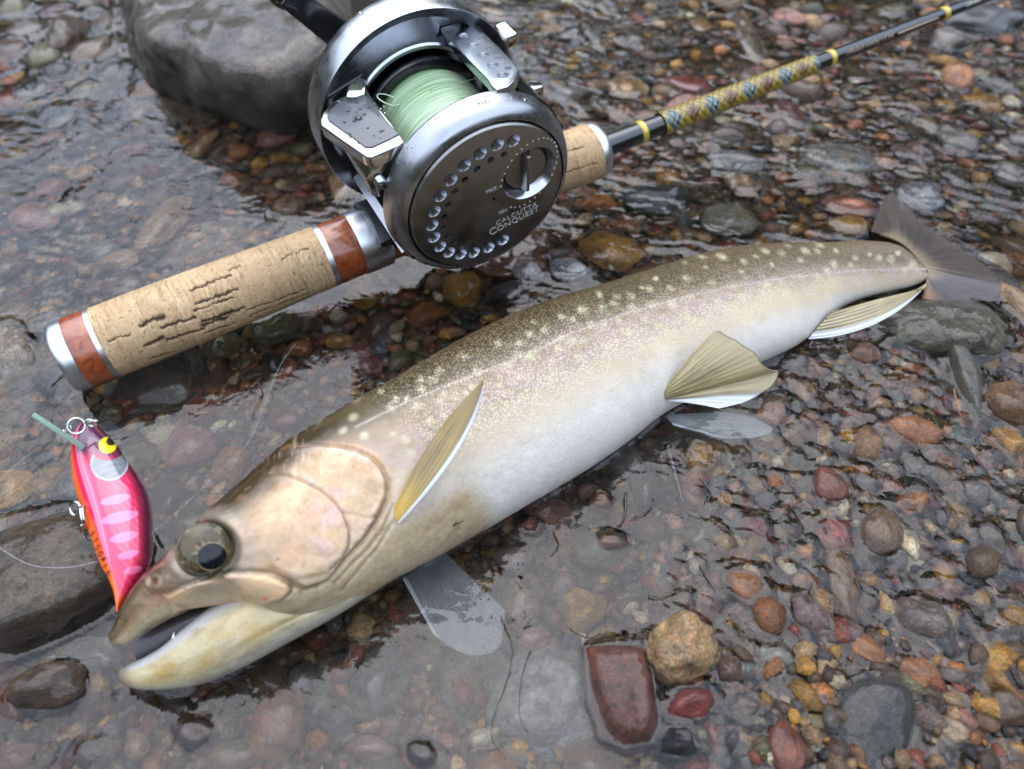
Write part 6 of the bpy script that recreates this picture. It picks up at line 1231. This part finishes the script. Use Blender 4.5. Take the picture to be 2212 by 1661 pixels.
# lettering down the orange belly
M_ink = plain('black_ink', (.01, .008, .008), .4)
for i, ch in enumerate('STOOPIN'):
    u = np.interp(i, [0, 6], [198, 231]); v_ = np.interp(i, [0, 6], [1149, 1233]); p0 = lp(u + 3, v_, .0); k = LI['pick'](u + 3, v_)[2]; nr_ = LI['nr'].reshape(-1, 3)[k]
    e1 = unit(p0 - lp(u, v_ - 8, 0)); e1 = unit(e1 - nr_ * (e1 @ nr_)); e2 = np.cross(nr_, e1); e2 *= np.sign(e2 @ RT) if abs(e2 @ RT) > .1 else 1
    text_mesh(ch, .26, M_ink, 'lettering', lure, lambda V, p0=p0, e1=e1, e2=e2, nr_=nr_: p0 + V[:, :1] * e1 + (V[:, 1:2] - .09) * e2 * 1.0 + (V[:, 2:] + .012) * nr_, width=.9)
# ================================================================== lines, twigs, needles
M_line = plain('clear_line', (.34, .35, .34), .25, 0, .4)
def line_obj(name, pts, r, mat, label, cat, n=60):
    P = spline(pts, n); v, f = tube(P, r, 6); o = put(name, v, f, mat, loc=P[0]); return props(o, label, cat)
line_obj('fishing_line', [rl([-.3, 2.13, -3.6])[0], rl([2.0, 2.0, -3.4])[0], rl([3.9, 1.0, -3.3])[0], G(1260, 82, 4.2), G(1400, 42, 4.0), G(1530, 18, 4.2), G(1640, -14, 4.5)], .009, M_line, 'clear fishing line running from the reel spool off the top of the photo', 'fishing line')
line_obj('fishing_line', [RZ(327, 1153, zb - .3), G(400, 1090, 1.6), G(500, 992, .6), G(545, 940, .3), G(600, 800, .2), G(640, 740, .2)], .0065, M_line, 'clear fishing line stretched from behind the lure past the back of the head', 'fishing line')
line_obj('fishing_line', [G(-30, 1160, 1.7), G(10, 1190, 1.8), G(60, 1218, 1.85), G(110, 1226, 1.85), G(160, 1224, 1.8), G(212, 1212, 1.8)], .008, M_line, 'clear fishing line looped over the dark boulder below the lure', 'fishing line')
line_obj('fishing_line', [RZ(128, 935, zt), G(95, 960, 1.2), G(40, 1000, .6), G(-20, 1060, .3)], .0065, M_line, 'clear fishing line leading left from the nose of the lure', 'fishing line')
M_twig = plain('wet_twig', (.022, .013, .008), .35, 0, .5, .4, 900)
def twig(pts, r, label, mat=M_twig, name='twig', cat='twig', z=.07):
    P = spline([G(u, v, z) for u, v in pts], 8 * len(pts)); P += np.random.default_rng(int(pts[0][0])).normal(0, .012, P.shape); v, f = tube(P, np.linspace(r, r * .35, len(P)), 6); o = put(name, v, f, mat, loc=P[0]); return props(o, label, cat)
twig([(1352, 1066), (1350, 1100), (1345, 1125), (1332, 1140), (1352, 1148), (1356, 1170)], .05, 'dark root twig bent in the water below the pelvic fins')
twig([(1412, 1077), (1404, 1098), (1396, 1106), (1372, 1116), (1362, 1122)], .04, 'curly dark twig right of the bent root twig')
twig([(1510, 1034), (1534, 1060), (1530, 1080), (1518, 1086)], .04, 'thin forked twig under the submerged pelvic fin')
twig([(1440, 966), (1452, 1010), (1466, 1060), (1474, 1090)], .16, 'dark wedge of bark sunk in the water below the raised pelvic fin', z=-.28)
twig([(1196, 1146), (1200, 1160), (1206, 1172), (1202, 1186), (1188, 1202)], .03, 'little curled root floating right of the red-brown ringed pebble')
twig([(1512, 1222), (1522, 1240), (1538, 1266), (1544, 1290)], .035, 'thin black twig above the speckled tan stone')
twig([(1402, 1285), (1430, 1290), (1465, 1278), (1486, 1266)], .03, 'fine twig floating above the block-shaped stone')
twig([(1230, 1358), (1262, 1376), (1290, 1372), (1300, 1358)], .03, 'short hooked twig above the left corner of the block-shaped stone')
twig([(555, 818), (566, 850), (552, 880), (543, 905)], .03, 'dark fibre in the water between the rod and the fish')
twig([(1082, 1330), (1106, 1400), (1092, 1480), (1072, 1530), (1062, 1590), (1092, 1640)], .018, 'long hair-thin root winding over the flat grey slab')
twig([(1145, 1405), (1128, 1460), (1122, 1540), (1140, 1580)], .016, 'second hair-thin root on the flat grey slab')
twig([(2060, 838), (2066, 870), (2075, 900), (2082, 922)], .025, 'rusty orange pine needle leaning on the mossy ledge', plain('dry_needle', (.32, .09, .03), .5), 'pine_needle', 'pine needle', .5)
k = BI['pick'](985, 1130)[2]; P0 = BI['P'].reshape(-1, 3)[k]; zf = (P0 - EYE) @ FW
v, f = tube([RZ(979, 1137, zf - .02), RZ(984, 1131, zf - .03), RZ(992, 1130, zf - .03), RZ(1001, 1125, zf - .02)], [.02, .035, .025, .012], 6); props(put('debris', v, f, M_twig, loc=P0), 'tiny black speck of debris stuck to the white belly', 'debris')
